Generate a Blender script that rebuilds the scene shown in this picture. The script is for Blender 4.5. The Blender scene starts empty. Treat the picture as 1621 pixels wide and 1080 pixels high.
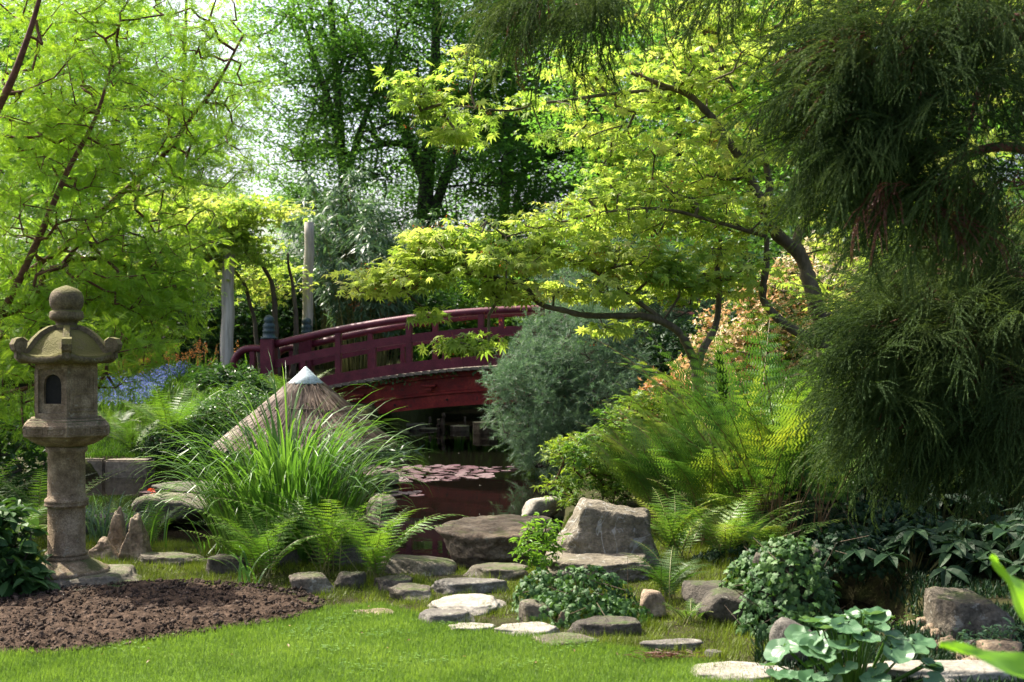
import bpy, bmesh, math, random
import numpy as np
from mathutils import Vector

# ------------------------------------------------------------------ camera, world, sun
scene = bpy.context.scene
C = scene.collection
CH = 1.6                       # eye height above the lawn
FPX, CX, CY = 2026.25, 810.5, 540.0
cam_d = bpy.data.cameras.new('camera'); cam = bpy.data.objects.new('camera', cam_d); C.objects.link(cam)
cam.location = (0, 0, CH); cam.rotation_euler = (math.radians(90), 0, 0)
cam_d.lens = 45; cam_d.sensor_width = 36; cam_d.clip_start = 0.05; cam_d.clip_end = 2000
cam_d.dof.use_dof = True; cam_d.dof.focus_distance = 10.0; cam_d.dof.aperture_fstop = 3.6
scene.camera = cam
SUN_EL, SUN_AZ = 52.0, -56.0   # azimuth measured from +Y (view direction), negative = left
w = bpy.data.worlds.new("World"); scene.world = w; w.use_nodes = True
nt = w.node_tree; bg = nt.nodes['Background']
sky = nt.nodes.new('ShaderNodeTexSky'); sky.sky_type = 'NISHITA'; sky.sun_disc = False
sky.sun_elevation = math.radians(SUN_EL); sky.sun_rotation = math.radians(SUN_AZ)
sky.dust_density = 6.0; sky.air_density = 0.75; sky.ozone_density = 1.0
nt.links.new(sky.outputs[0], bg.inputs[0]); bg.inputs[1].default_value = 0.15
sl = bpy.data.lights.new('sun', 'SUN'); so = bpy.data.objects.new('sun', sl); C.objects.link(so)
sl.energy = 4.6; sl.angle = math.radians(0.6); sl.color = (1.0, 0.93, 0.80)
el, az = math.radians(SUN_EL), math.radians(SUN_AZ)
sdir = Vector((math.sin(az)*math.cos(el), math.cos(az)*math.cos(el), math.sin(el)))
so.rotation_euler = sdir.to_track_quat('Z', 'Y').to_euler()
scene.view_settings.view_transform = 'Standard'; scene.view_settings.look = 'None'
scene.view_settings.exposure = 1.45; scene.view_settings.gamma = 1.0
scene.render.engine = 'CYCLES'
scene.cycles.max_bounces = 8; scene.cycles.diffuse_bounces = 6; scene.cycles.glossy_bounces = 3
scene.cycles.transmission_bounces = 4; scene.cycles.transparent_max_bounces = 4

# ------------------------------------------------------------------ numeric helpers
PI = math.pi
A_ = np.array
def P(px, py, Y):               # photo pixel at a given distance
    return A_([(px-CX)/FPX*Y, Y, CH-(py-CY)/FPX*Y])
def W(px, py, z=0.0):           # photo pixel standing on height z
    Y = (CH-z)*FPX/(py-CY); return A_([(px-CX)/FPX*Y, Y])
def nrm(a):
    a = np.asarray(a, float); return a/np.maximum(np.linalg.norm(a, axis=-1, keepdims=True), 1e-9)
def _h(ix, iy, iz, s):
    n = (ix*374761393 + iy*668265263 + iz*2147483647 + s*1274126177) & 0xffffffff
    n = ((n ^ (n >> 13))*1274126177) & 0xffffffff
    n = ((n ^ (n >> 16))*2246822519) & 0xffffffff
    return ((n ^ (n >> 15)) & 0xffff)/32767.5-1.0
def vnoise(p, s=0):
    p = np.asarray(p, float); f = np.floor(p); i = f.astype(np.int64); t = p-f; t = t*t*(3-2*t)
    r = 0
    for dx in (0, 1):
        for dy in (0, 1):
            for dz in (0, 1):
                wgt = (t[:, 0] if dx else 1-t[:, 0])*(t[:, 1] if dy else 1-t[:, 1])*(t[:, 2] if dz else 1-t[:, 2])
                r = r + wgt*_h(i[:, 0]+dx, i[:, 1]+dy, i[:, 2]+dz, s)
    return r
def fbm(p, octv=4, s=0, gain=0.5):
    r = 0; a = 1; p = np.asarray(p, float)
    for o in range(octv):
        r = r+a*vnoise(p, s+o*17); p = p*2.03; a *= gain
    return r
def sstep(a, b, x):
    t = np.clip((x-a)/(b-a), 0, 1); return t*t*(3-2*t)
def sdf(poly, x, y):            # signed distance, positive inside
    poly = np.asarray(poly, float); n = len(poly); d = np.full(x.shape, 1e9); ins = np.zeros(x.shape, bool)
    for k in range(n):
        ax, ay = poly[k]; bx, by = poly[(k+1) % n]
        ex, ey = bx-ax, by-ay; t = np.clip(((x-ax)*ex+(y-ay)*ey)/(ex*ex+ey*ey+1e-12), 0, 1)
        d = np.minimum(d, np.hypot(x-ax-t*ex, y-ay-t*ey))
        c = ((ay > y) != (by > y)) & (x < (bx-ax)*(y-ay)/((by-ay) if by != ay else 1e-12)+ax)
        ins ^= c
    return np.where(ins, d, -d)
def smoothpoly(pts, it=2):
    p = np.asarray(pts, float)
    for _ in range(it):
        q = np.roll(p, -1, 0); p = np.stack([0.75*p+0.25*q, 0.25*p+0.75*q], 1).reshape(-1, 2)
    return p
def curve(pts, n=12):           # Catmull-Rom through points
    p = np.asarray(pts, float); p = np.vstack([2*p[0]-p[1], p, 2*p[-1]-p[-2]]); out = []
    for i in range(1, len(p)-2):
        for t in np.linspace(0, 1, n, endpoint=False):
            a, b, c, d = p[i-1], p[i], p[i+1], p[i+2]
            out.append(0.5*((2*b)+(-a+c)*t+(2*a-5*b+4*c-d)*t*t+(-a+3*b-3*c+d)*t**3))
    out.append(p[-2]); return A_(out)

# ------------------------------------------------------------------ mesh collector
class G:
    def __init__(s): s.v = []; s.n = 0; s.lp = []; s.sz = []; s.mi = []; s.rd = []
    def raw(s, V, F, mi=0, rd=0.5):             # V (n,3), F (m,k) int array
        V = np.asarray(V, float); F = np.asarray(F, np.int64)
        s.v.append(V); s.lp.append((F+s.n).ravel()); m = len(F)
        s.sz.append(np.full(m, F.shape[1])); s.mi.append(np.full(m, mi))
        s.rd.append(np.broadcast_to(np.asarray(rd, float), (m,)).copy()); s.n += len(V)
    def poly(s, V, mi=0, rd=0.5): s.raw(V, [list(range(len(V)))], mi, rd)
    def tpl(s, t, O, R, S, rd=None, mi=0):      # instantiate a template (V, F)
        TV, TF = t; n = len(O)
        if n == 0: return
        S = np.broadcast_to(np.asarray(S, float), (n,)) if np.ndim(S) < 2 else S
        T = TV[None]*(S[:, None, None] if S.ndim == 1 else S[:, None, :])
        V = np.einsum('nij,nkj->nki', R, T)+O[:, None, :]
        F = (TF[None]+(np.arange(n)*len(TV))[:, None, None]).reshape(-1, TF.shape[1])
        rd = np.random.default_rng(n).random(n) if rd is None else rd
        s.raw(V.reshape(-1, 3), F, mi, np.repeat(rd, len(TF)))
    def tube(s, pts, rad, k=8, mi=0, rd=0.5, cap=True):
        p = np.asarray(pts, float); n = len(p); rad = np.broadcast_to(np.asarray(rad, float), (n,))
        T = nrm(np.gradient(p, axis=0)); up = A_([0, 0, 1.]) if abs(T[0][2]) < .9 else A_([1., 0, 0])
        V = []; x = nrm(np.cross(up, T[0]))
        for i in range(n):
            x = nrm(x-T[i]*np.dot(x, T[i])); y = np.cross(T[i], x)
            a = np.arange(k)*2*PI/k
            V.append(p[i]+rad[i]*(np.cos(a)[:, None]*x+np.sin(a)[:, None]*y))
        V = np.vstack(V); F = []
        for i in range(n-1):
            for j in range(k): F.append([i*k+j, i*k+(j+1) % k, (i+1)*k+(j+1) % k, (i+1)*k+j])
        b = s.n; s.raw(V, F, mi, rd)
        if cap:
            s.lp.append(A_([b+j for j in range(k)][::-1])); s.lp.append(A_([b+(n-1)*k+j for j in range(k)]))
            s.sz.append(A_([k, k])); s.mi.append(A_([mi, mi])); s.rd.append(A_([rd, rd], dtype=float))
    def segs(s, A, B, ra, rb, k=4, mi=0, rd=0.5):
        A = np.asarray(A, float); B = np.asarray(B, float); n = len(A)
        if n == 0: return
        T = nrm(B-A); up = np.where(np.abs(T[:, 2:3]) < .9, A_([[0, 0, 1.]]), A_([[1., 0, 0]]))
        X = nrm(np.cross(up, T)); Y = np.cross(T, X); a = np.arange(k)*2*PI/k
        ring = np.cos(a)[None, :, None]*X[:, None]+np.sin(a)[None, :, None]*Y[:, None]
        ra = np.broadcast_to(ra, (n,)); rb = np.broadcast_to(rb, (n,))
        V = np.concatenate([A[:, None]+ring*ra[:, None, None], B[:, None]+ring*rb[:, None, None]], 1)
        f = A_([[j, (j+1) % k, k+(j+1) % k, k+j] for j in range(k)])
        F = (f[None]+(np.arange(n)*2*k)[:, None, None]).reshape(-1, 4); s.raw(V.reshape(-1, 3), F, mi, rd)
    def box(s, c, d, rz=0, mi=0, bev=0.0, rd=0.5):
        x, y, z = A_(d)/2; b = min(bev, x*.9, y*.9, z*.9)
        bm = bmesh.new(); bmesh.ops.create_cube(bm, size=1)
        for v in bm.verts: v.co = Vector((v.co.x*2*x, v.co.y*2*y, v.co.z*2*z))
        if b > 0: bmesh.ops.bevel(bm, geom=bm.edges[:], offset=b, segments=2, affect='EDGES')
        s.bm(bm, c, rz, mi, rd)
    def bm(s, bm, c=(0, 0, 0), rz=0, mi=0, rd=0.5):
        cs, sn = math.cos(rz), math.sin(rz); b = s.n
        V = A_([[v.co.x*cs-v.co.y*sn+c[0], v.co.x*sn+v.co.y*cs+c[1], v.co.z+c[2]] for v in bm.verts])
        s.v.append(V); s.n += len(V); bm.verts.index_update()
        for f in bm.faces:
            s.lp.append(A_([b+v.index for v in f.verts])); s.sz.append(A_([len(f.verts)])); s.mi.append(A_([mi])); s.rd.append(A_([rd], dtype=float))
        bm.free()
    def lathe(s, prof, k=32, c=(0, 0, 0), rot=0, mi=0, rd=0.5, rf=None):
        a = np.arange(k)*2*PI/k+rot; V = []
        for r, z in prof:
            rr = r*(rf(a-rot) if rf else 1); V.append(np.stack([c[0]+rr*np.cos(a), c[1]+rr*np.sin(a), np.full(k, c[2]+z)], 1))
        n = len(prof); F = [[i*k+j, i*k+(j+1) % k, (i+1)*k+(j+1) % k, (i+1)*k+j] for i in range(n-1) for j in range(k)]
        b = s.n; s.raw(np.vstack(V), F, mi, rd)
        s.lp.append(A_([b+j for j in range(k)][::-1])); s.lp.append(A_([b+(n-1)*k+j for j in range(k)]))
        s.sz.append(A_([k, k])); s.mi.append(A_([mi, mi])); s.rd.append(A_([rd, rd], dtype=float))
    def grid(s, V, nu, nv, mi=0, rd=0.5, keep=None, closed=False):    # V (nu*nv,3)
        i, j = np.meshgrid(np.arange(nu-1), np.arange(nv-1), indexing='ij'); i = i.ravel(); j = j.ravel()
        F = np.stack([i*nv+j, (i+1)*nv+j, (i+1)*nv+j+1, i*nv+j+1], 1)
        if keep is not None: F = F[keep[F].all(1)]
        s.raw(V, F, mi, rd)
    def build(s, name, mats, parent=None, smooth=False, origin=None):
        V = np.vstack(s.v); lp = np.concatenate(s.lp); sz = np.concatenate(s.sz)
        org = A_(origin if origin is not None else (0, 0, 0), dtype=float)
        me = bpy.data.meshes.new(name)
        me.vertices.add(len(V)); me.vertices.foreach_set('co', (V-org).astype(np.float32).ravel())
        me.loops.add(len(lp)); me.loops.foreach_set('vertex_index', lp.astype(np.int32))
        me.polygons.add(len(sz)); st = np.concatenate([[0], np.cumsum(sz)[:-1]])
        me.polygons.foreach_set('loop_start', st.astype(np.int32))
        me.polygons.foreach_set('material_index', np.concatenate(s.mi).astype(np.int32))
        me.polygons.foreach_set('use_smooth', np.full(len(sz), smooth))
        at = me.attributes.new('rnd', 'FLOAT', 'FACE'); at.data.foreach_set('value', np.concatenate(s.rd).astype(np.float32))
        if not isinstance(mats, (list, tuple)): mats = [mats]
        for m in mats: me.materials.append(m)
        me.update(calc_edges=True); me.validate()
        o = bpy.data.objects.new(name, me); C.objects.link(o); o.location = org
        if parent is not None:
            o.parent = parent; o.location = org-A_(abspos(parent))
        return o
def abspos(o):
    p = Vector(o.location)
    while o.parent: o = o.parent; p += Vector(o.location)
    return p
def tag(o, label=None, cat=None, group=None, kind=None):
    if label: o['label'] = label
    if cat: o['category'] = cat
    if group: o['group'] = group
    if kind: o['kind'] = kind
    return o
def thing(name, loc, label, cat, group=None):
    o = bpy.data.objects.new(name, None); C.objects.link(o); o.location = tuple(float(q) for q in loc); o.empty_display_size = .1
    return tag(o, label, cat, group)
def copy_thing(root, loc, rz, sc, label):
    r = root.copy(); C.objects.link(r); r.location = loc; r.rotation_euler = (0, 0, rz); r.scale = (sc, sc, sc); r['label'] = label
    for ch in list(root.children):
        c = ch.copy(); C.objects.link(c); c.parent = r
    return r
def frames(d, n):
    y = nrm(d); z = nrm(n-(n*y).sum(-1, keepdims=True)*y); x = np.cross(y, z); return np.stack([x, y, z], -1)
def rdirs(rng, n):
    v = rng.normal(size=(n, 3)); return nrm(v)

# ------------------------------------------------------------------ materials
def newmat(name):
    m = bpy.data.materials.new(name); m.use_nodes = True; t = m.node_tree; t.nodes.clear()
    out = t.nodes.new('ShaderNodeOutputMaterial'); return m, t, out
def nd(t, kind, **kw):
    n = t.nodes.new(kind)
    for k, v in kw.items():
        if k.startswith('i_'): n.inputs[k[2:].replace('_', ' ')].default_value = v
        else: setattr(n, k, v)
    return n
def ramp(t, fac, stops):
    r = t.nodes.new('ShaderNodeValToRGB'); e = r.color_ramp.elements
    while len(e) < len(stops): e.new(0.5)
    for q, (p, c) in zip(e, stops): q.position = p; q.color = (*c, 1)
    t.links.new(fac, r.inputs[0]); return r.outputs[0]
def leafmat(name, cols, trans=0.45, rough=0.45, spec=0.35, tint=(1.2, 1.2, 0.55), nscale=1.2):
    """cols: dark .. light; colour varies per leaf and slowly through the plant"""
    m, t, out = newmat(name)
    at = nd(t, 'ShaderNodeAttribute', attribute_name='rnd')
    tc = nd(t, 'ShaderNodeTexCoord'); nz = nd(t, 'ShaderNodeTexNoise', i_Scale=nscale, i_Detail=2.0)
    t.links.new(tc.outputs['Object'], nz.inputs['Vector'])
    mm = nd(t, 'ShaderNodeMath', operation='MULTIPLY_ADD'); mm.inputs[1].default_value = 0.55
    t.links.new(at.outputs['Fac'], mm.inputs[0])
    m2 = nd(t, 'ShaderNodeMath', operation='MULTIPLY_ADD'); m2.inputs[1].default_value = 1.6; m2.inputs[2].default_value = -0.57
    t.links.new(nz.outputs['Fac'], m2.inputs[0]); t.links.new(m2.outputs[0], mm.inputs[2])
    n = len(cols); col = ramp(t, mm.outputs[0], [(i/(n-1)*0.9+0.05, c) for i, c in enumerate(cols)])
    b = nd(t, 'ShaderNodeBsdfPrincipled', i_Roughness=rough); b.inputs['Specular IOR Level'].default_value = spec
    t.links.new(col, b.inputs['Base Color'])
    tl = nd(t, 'ShaderNodeBsdfTranslucent'); mx = nd(t, 'ShaderNodeMix', data_type='RGBA', blend_type='MULTIPLY')
    mx.inputs[0].default_value = 1.0; t.links.new(col, mx.inputs[6]); mx.inputs[7].default_value = (tint[0], tint[1], tint[2], 1)
    t.links.new(mx.outputs[2], tl.inputs[0])
    ms = nd(t, 'ShaderNodeMixShader'); ms.inputs[0].default_value = trans
    t.links.new(b.outputs[0], ms.inputs[1]); t.links.new(tl.outputs[0], ms.inputs[2]); t.links.new(ms.outputs[0], out.inputs[0])
    return m
def solid(name, stops, scale=8, rough=0.8, bump=0.3, bscale=40, detail=6, spec=0.3, moss=None, mossamt=0.5, stretch=None, metal=0, dist=0.01, cracks=False, veins=None, lichen=None):
    """mottled surface; optional moss on upward faces"""
    m, t, out = newmat(name)
    tc = nd(t, 'ShaderNodeTexCoord'); mp = nd(t, 'ShaderNodeMapping')
    if stretch: mp.inputs['Scale'].default_value = stretch
    t.links.new(tc.outputs['Object'], mp.inputs['Vector'])
    nz = nd(t, 'ShaderNodeTexNoise', i_Scale=scale, i_Detail=detail, i_Roughness=0.6); t.links.new(mp.outputs[0], nz.inputs['Vector'])
    mr = nd(t, 'ShaderNodeMapRange'); mr.inputs[1].default_value = .3; mr.inputs[2].default_value = .7
    t.links.new(nz.outputs['Fac'], mr.inputs[0]); n = len(stops)
    col = ramp(t, mr.outputs[0], [(i/(n-1), c) for i, c in enumerate(stops)])
    nb = nd(t, 'ShaderNodeTexNoise', i_Scale=bscale, i_Detail=6.0, i_Roughness=0.65); t.links.new(mp.outputs[0], nb.inputs['Vector'])
    fine = nd(t, 'ShaderNodeMapRange'); fine.inputs[1].default_value = .3; fine.inputs[2].default_value = .7; fine.inputs[3].default_value = .55; fine.inputs[4].default_value = 1.45
    t.links.new(nb.outputs['Fac'], fine.inputs[0])
    mv = nd(t, 'ShaderNodeVectorMath', operation='SCALE'); t.links.new(col, mv.inputs[0]); t.links.new(fine.outputs[0], mv.inputs['Scale']); col = mv.outputs[0]
    if lichen:
        ln = nd(t, 'ShaderNodeTexNoise', i_Scale=lichen[0], i_Detail=5.0, i_Roughness=.7); t.links.new(tc.outputs['Object'], ln.inputs['Vector'])
        lr = nd(t, 'ShaderNodeMapRange'); lr.inputs[1].default_value = lichen[2]; lr.inputs[2].default_value = lichen[2]+.035; lr.inputs[4].default_value = .75
        t.links.new(ln.outputs['Fac'], lr.inputs[0]); lx = nd(t, 'ShaderNodeMix', data_type='RGBA'); t.links.new(lr.outputs[0], lx.inputs[0]); t.links.new(col, lx.inputs[6]); lx.inputs[7].default_value = (*lichen[1], 1); col = lx.outputs[2]
    if veins:
        wv = nd(t, 'ShaderNodeTexNoise', i_Scale=veins[0], i_Detail=3.0, i_Distortion=.6); t.links.new(tc.outputs['Object'], wv.inputs['Vector'])
        sb = nd(t, 'ShaderNodeMath', operation='SUBTRACT'); sb.inputs[1].default_value = .5; t.links.new(wv.outputs['Fac'], sb.inputs[0])
        ab = nd(t, 'ShaderNodeMath', operation='ABSOLUTE'); t.links.new(sb.outputs[0], ab.inputs[0])
        vr = nd(t, 'ShaderNodeMapRange'); vr.inputs[1].default_value = 0.0; vr.inputs[2].default_value = .009; vr.inputs[3].default_value = .7; vr.inputs[4].default_value = 0
        t.links.new(ab.outputs[0], vr.inputs[0]); vx = nd(t, 'ShaderNodeMix', data_type='RGBA')
        t.links.new(vr.outputs[0], vx.inputs[0]); t.links.new(col, vx.inputs[6]); vx.inputs[7].default_value = (*veins[1], 1); col = vx.outputs[2]
    if moss:
        ge = nd(t, 'ShaderNodeNewGeometry'); sx = nd(t, 'ShaderNodeSeparateXYZ'); t.links.new(ge.outputs['Normal'], sx.inputs[0])
        ng = nd(t, 'ShaderNodeTexNoise', i_Scale=5.0, i_Detail=6.0, i_Roughness=.7); t.links.new(tc.outputs['Object'], ng.inputs['Vector'])
        ad = nd(t, 'ShaderNodeMath', operation='MULTIPLY_ADD'); ad.inputs[1].default_value = 0.45
        t.links.new(sx.outputs['Z'], ad.inputs[0]); t.links.new(ng.outputs['Fac'], ad.inputs[2])
        mr2 = nd(t, 'ShaderNodeMapRange'); mr2.inputs[1].default_value = 1.05-mossamt*.7; mr2.inputs[2].default_value = 1.2-mossamt*.7
        t.links.new(ad.outputs[0], mr2.inputs[0]); mx = nd(t, 'ShaderNodeMix', data_type='RGBA')
        t.links.new(mr2.outputs[0], mx.inputs[0]); t.links.new(col, mx.inputs[6]); mx.inputs[7].default_value = (*moss, 1); col = mx.outputs[2]
    b = nd(t, 'ShaderNodeBsdfPrincipled', i_Roughness=rough, i_Metallic=metal); b.inputs['Specular IOR Level'].default_value = spec
    t.links.new(col, b.inputs['Base Color'])
    bp = nd(t, 'ShaderNodeBump', i_Strength=bump, i_Distance=dist); t.links.new(nb.outputs['Fac'], bp.inputs['Height'])
    t.links.new(bp.outputs[0], b.inputs['Normal']); t.links.new(b.outputs[0], out.inputs[0]); return m

M = {}
M['bark'] = solid('bark', [(.035, .026, .018), (.075, .06, .042), (.12, .10, .075)], 3, bump=.6, bscale=14, stretch=(1, 1, .25))
M['bark_dark'] = solid('bark_dark', [(.02, .016, .012), (.045, .037, .028), (.07, .06, .045)], 3, bump=.6, bscale=12, stretch=(1, 1, .25))
M['bark_maple'] = solid('bark_maple', [(.045, .035, .02), (.09, .07, .042), (.15, .12, .075)], 5, bump=.3, bscale=30, stretch=(1, 1, .4), moss=(.10, .12, .03), mossamt=.35)
M['bark_red'] = solid('bark_red', [(.06, .025, .015), (.12, .05, .03), (.17, .08, .05)], 5, bump=.4, bscale=30)
M['twig'] = solid('twig', [(.05, .035, .022), (.10, .07, .045)], 6, bump=0)
M['post'] = solid('post', [(.22, .20, .17), (.34, .31, .26), (.42, .39, .33)], 4, bump=.4, bscale=20, stretch=(1, 1, .08))
M['lantern'] = solid('lantern', [(.11, .075, .042), (.21, .15, .092), (.34, .26, .17)], 14, bump=1, bscale=95, dist=.012, lichen=(22, (.30, .26, .19), .60), moss=(.065, .07, .02), mossamt=.35)
M['lantern_roof'] = solid('lantern_roof', [(.06, .046, .025), (.115, .088, .046), (.19, .15, .085)], 12, bump=1, bscale=90, dist=.012, lichen=(20, (.24, .22, .16), .61), moss=(.11, .10, .022), mossamt=.58)
M['rock'] = solid('rock', [(.06, .052, .038), (.13, .11, .08), (.22, .19, .145)], 7, bump=1, bscale=48, dist=.02, lichen=(11, (.30, .29, .24), .60), moss=(.06, .085, .018), mossamt=.25)
M['rock_seat'] = solid('rock_seat', [(.08, .068, .046), (.145, .125, .088), (.22, .19, .145)], 6.0, bump=1, bscale=45, dist=.02, lichen=(9, (.24, .235, .21), .61), veins=(3.4, (.36, .36, .33)), moss=(.08, .08, .03), mossamt=.1)
M['rock_brown'] = solid('rock_brown', [(.10, .07, .045), (.24, .18, .12), (.42, .335, .235)], 8, bump=1, bscale=40, dist=.02, lichen=(13, (.33, .31, .24), .62), moss=(.10, .11, .03), mossamt=.12)
M['rock_pale'] = solid('rock_pale', [(.16, .145, .12), (.25, .23, .19), (.33, .31, .265)], 8, bump=.8, bscale=45, lichen=(10, (.12, .11, .08), .60), dist=.01)
M['rock_grey'] = solid('rock_grey', [(.075, .068, .058), (.125, .115, .098), (.20, .185, .155)], 7, bump=1, bscale=50, dist=.015, lichen=(12, (.28, .27, .23), .60), moss=(.08, .10, .03), mossamt=.08)
M['rock_dark'] = solid('rock_dark', [(.03, .026, .02), (.07, .06, .045), (.12, .10, .08)], 7, bump=1, bscale=45, lichen=(12, (.20, .19, .15), .62), dist=.02, moss=(.05, .08, .015), mossamt=.22)
M['wallstone'] = solid('wallstone', [(.10, .08, .06), (.17, .14, .105), (.24, .20, .155)], 5, bump=.6, bscale=24, dist=.01)
M['paint'] = solid('paint', [(.065, .009, .018), (.098, .012, .025), (.13, .02, .034)], 5, rough=.45, bump=.25, bscale=60, spec=.3, dist=.003, lichen=(14, (.06, .03, .03), .62))
M['paint_red'] = solid('paint_red', [(.11, .006, .006), (.18, .011, .009), (.26, .028, .018)], 4, rough=.55, bump=.3, bscale=35, spec=.3, dist=.005, lichen=(9, (.05, .012, .01), .60))
M['bronze'] = solid('bronze', [(.03, .045, .05), (.05, .08, .085)], 8, rough=.5, bump=.1, metal=.3)
M['zinc'] = solid('zinc', [(.36, .43, .45), (.46, .53, .55)], 9, rough=.55, bump=.05, metal=.2)
M['deckwood'] = solid('deckwood', [(.10, .08, .06), (.20, .17, .13)], 8, bump=.4)
M['thatch'] = leafmat('thatch', [(.05, .035, .025), (.14, .10, .075), (.26, .20, .155), (.40, .34, .28)], trans=.05, rough=.7, nscale=3)
M['soil'] = solid('soil', [(.022, .014, .009), (.052, .034, .023), (.10, .068, .048)], 20, rough=.95, bump=1.0, bscale=70, dist=.012, spec=.1)
M['clod'] = solid('clod', [(.022, .015, .011), (.052, .037, .028), (.11, .082, .064)], 9, rough=.95, bump=.8, bscale=90, dist=.008, spec=.1)
M['ground'] = solid('ground', [(.022, .016, .010), (.034, .034, .012), (.05, .062, .016)], 6, rough=.95, bump=1, bscale=60, dist=.015, spec=.1)
M['turf'] = solid('turf', [(.04, .075, .010), (.06, .11, .014), (.09, .14, .02)], 6, rough=.95, bump=.5, bscale=90, dist=.01, spec=.1)
# foliage
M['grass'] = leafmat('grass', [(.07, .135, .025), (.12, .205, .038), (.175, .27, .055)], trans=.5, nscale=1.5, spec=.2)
M['grass_shade'] = leafmat('grass_shade', [(.03, .08, .012), (.055, .12, .016), (.09, .16, .03)], trans=.4, nscale=1.5, spec=.15)  # darker copy of grass; the far bank's shade is put into the colour
M['moss'] = leafmat('moss', [(.05, .075, .012), (.12, .17, .02), (.21, .27, .035)], trans=.35, nscale=2.5, spec=.15)
M['beech'] = leafmat('beech', [(.065, .17, .045), (.11, .25, .055), (.19, .36, .08)], trans=.66, nscale=.35, spec=.25)
M['redwood'] = leafmat('redwood', [(.15, .28, .04), (.24, .40, .05), (.37, .51, .07)], trans=.6, nscale=.9, spec=.25)
M['maple'] = leafmat('maple', [(.14, .25, .045), (.27, .38, .07), (.42, .50, .12), (.50, .49, .17)], trans=.6, nscale=1.1, spec=.25, tint=(1.15, 1.2, .7))
M['maple_low'] = leafmat('maple_low', [(.07, .17, .03), (.15, .26, .04), (.27, .34, .05)], trans=.5, nscale=2)
M['keys'] = leafmat('keys', [(.25, .05, .02), (.38, .10, .04)], trans=.4)
M['crypt'] = leafmat('crypt', [(.028, .053, .020), (.054, .092, .030), (.11, .16, .055)], trans=.35, nscale=2, spec=.08, rough=.7)
M['crypt_brown'] = leafmat('crypt_brown', [(.09, .035, .02), (.15, .06, .035)], trans=.3)
M['silver'] = leafmat('silver', [(.05, .10, .062), (.09, .16, .10), (.16, .24, .165)], trans=.4, nscale=1.2, tint=(1.1, 1.2, .7))
M['bamboo'] = leafmat('bamboo', [(.05, .10, .055), (.09, .16, .09), (.15, .23, .14)], trans=.4, spec=.35, rough=.35, tint=(1.1, 1.2, .6))
M['royal'] = leafmat('royal', [(.045, .12, .028), (.085, .19, .035), (.16, .27, .045), (.32, .38, .05)], trans=.38, nscale=2.5)
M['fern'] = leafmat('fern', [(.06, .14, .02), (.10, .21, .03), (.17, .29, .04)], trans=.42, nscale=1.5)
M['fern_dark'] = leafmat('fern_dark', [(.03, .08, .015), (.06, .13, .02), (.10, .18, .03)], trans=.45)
M['blade'] = leafmat('blade', [(.05, .13, .025), (.09, .20, .035), (.15, .28, .06)], trans=.45, spec=.4, rough=.4)
M['ivy'] = leafmat('ivy', [(.025, .07, .022), (.045, .11, .027), (.08, .16, .035)], trans=.25, spec=.3, rough=.55, nscale=3)
M['shrub'] = leafmat('shrub', [(.03, .075, .022), (.05, .12, .028), (.09, .18, .04)], trans=.35, spec=.5, rough=.4)
M['shrub_bright'] = leafmat('shrub_bright', [(.08, .18, .03), (.14, .28, .04), (.22, .37, .06)], trans=.5, spec=.3)
M['darkleaf'] = leafmat('darkleaf', [(.009, .026, .011), (.017, .043, .017), (.028, .066, .023)], trans=.2, spec=.15, rough=.5)  # dark leaves, darkened further so the colour carries shade too
M['azalea'] = leafmat('azalea', [(.04, .09, .015), (.09, .16, .02), (.2, .26, .03)], trans=.45)
M['blossom'] = leafmat('blossom', [(.42, .20, .08), (.58, .34, .17), (.70, .54, .34), (.80, .74, .60)], trans=.35, nscale=1.2, tint=(1.1, 1, .8))
M['hosta'] = leafmat('hosta', [(.06, .15, .06), (.10, .20, .10), (.15, .26, .14)], trans=.3, spec=.45, rough=.4)
M['cabbage'] = leafmat('cabbage', [(.12, .28, .02), (.17, .36, .025), (.22, .42, .04)], trans=.5, spec=.5, rough=.35)
M['stem'] = leafmat('stem', [(.12, .13, .04), (.20, .18, .06)], trans=.1)
M['stem_brown'] = leafmat('stem_brown', [(.12, .07, .03), (.22, .14, .06)], trans=.1)
M['blue'] = leafmat('blue', [(.13, .17, .42), (.20, .26, .55)], trans=.4, tint=(1, 1, 1))
M['orange'] = leafmat('orange', [(.55, .17, .05), (.70, .33, .10)], trans=.4, tint=(1, 1, .8))
M['yellow'] = leafmat('yellow', [(.35, .30, .04), (.55, .42, .06)], trans=.4)
M['pad'] = leafmat('pad', [(.07, .03, .035), (.13, .075, .085), (.20, .15, .15)], trans=.05, spec=1.0, rough=.3, nscale=2.5, tint=(1, 1, 1))
M['redleaf'] = leafmat('redleaf', [(.45, .04, .02), (.6, .10, .04)], trans=.3)
M['deadleaf'] = leafmat('deadleaf', [(.16, .08, .04), (.28, .16, .09)], trans=.2)
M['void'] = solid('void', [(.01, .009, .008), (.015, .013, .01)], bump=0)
# water
m, t, out = newmat('water'); M['water'] = m
tc = nd(t, 'ShaderNodeTexCoord'); mp = nd(t, 'ShaderNodeMapping'); mp.inputs['Scale'].default_value = (1.0, 1.0, 1)
nz = nd(t, 'ShaderNodeTexNoise', i_Scale=4.0, i_Detail=3.0); t.links.new(tc.outputs['Object'], mp.inputs[0]); t.links.new(mp.outputs[0], nz.inputs['Vector'])
bp = nd(t, 'ShaderNodeBump', i_Strength=.05, i_Distance=.02); t.links.new(nz.outputs['Fac'], bp.inputs['Height'])
b = nd(t, 'ShaderNodeBsdfPrincipled', i_Roughness=.03, i_IOR=1.33); b.inputs['Base Color'].default_value = (.004, .0035, .0025, 1)
t.links.new(bp.outputs[0], b.inputs['Normal']); t.links.new(b.outputs[0], out.inputs[0])

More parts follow.
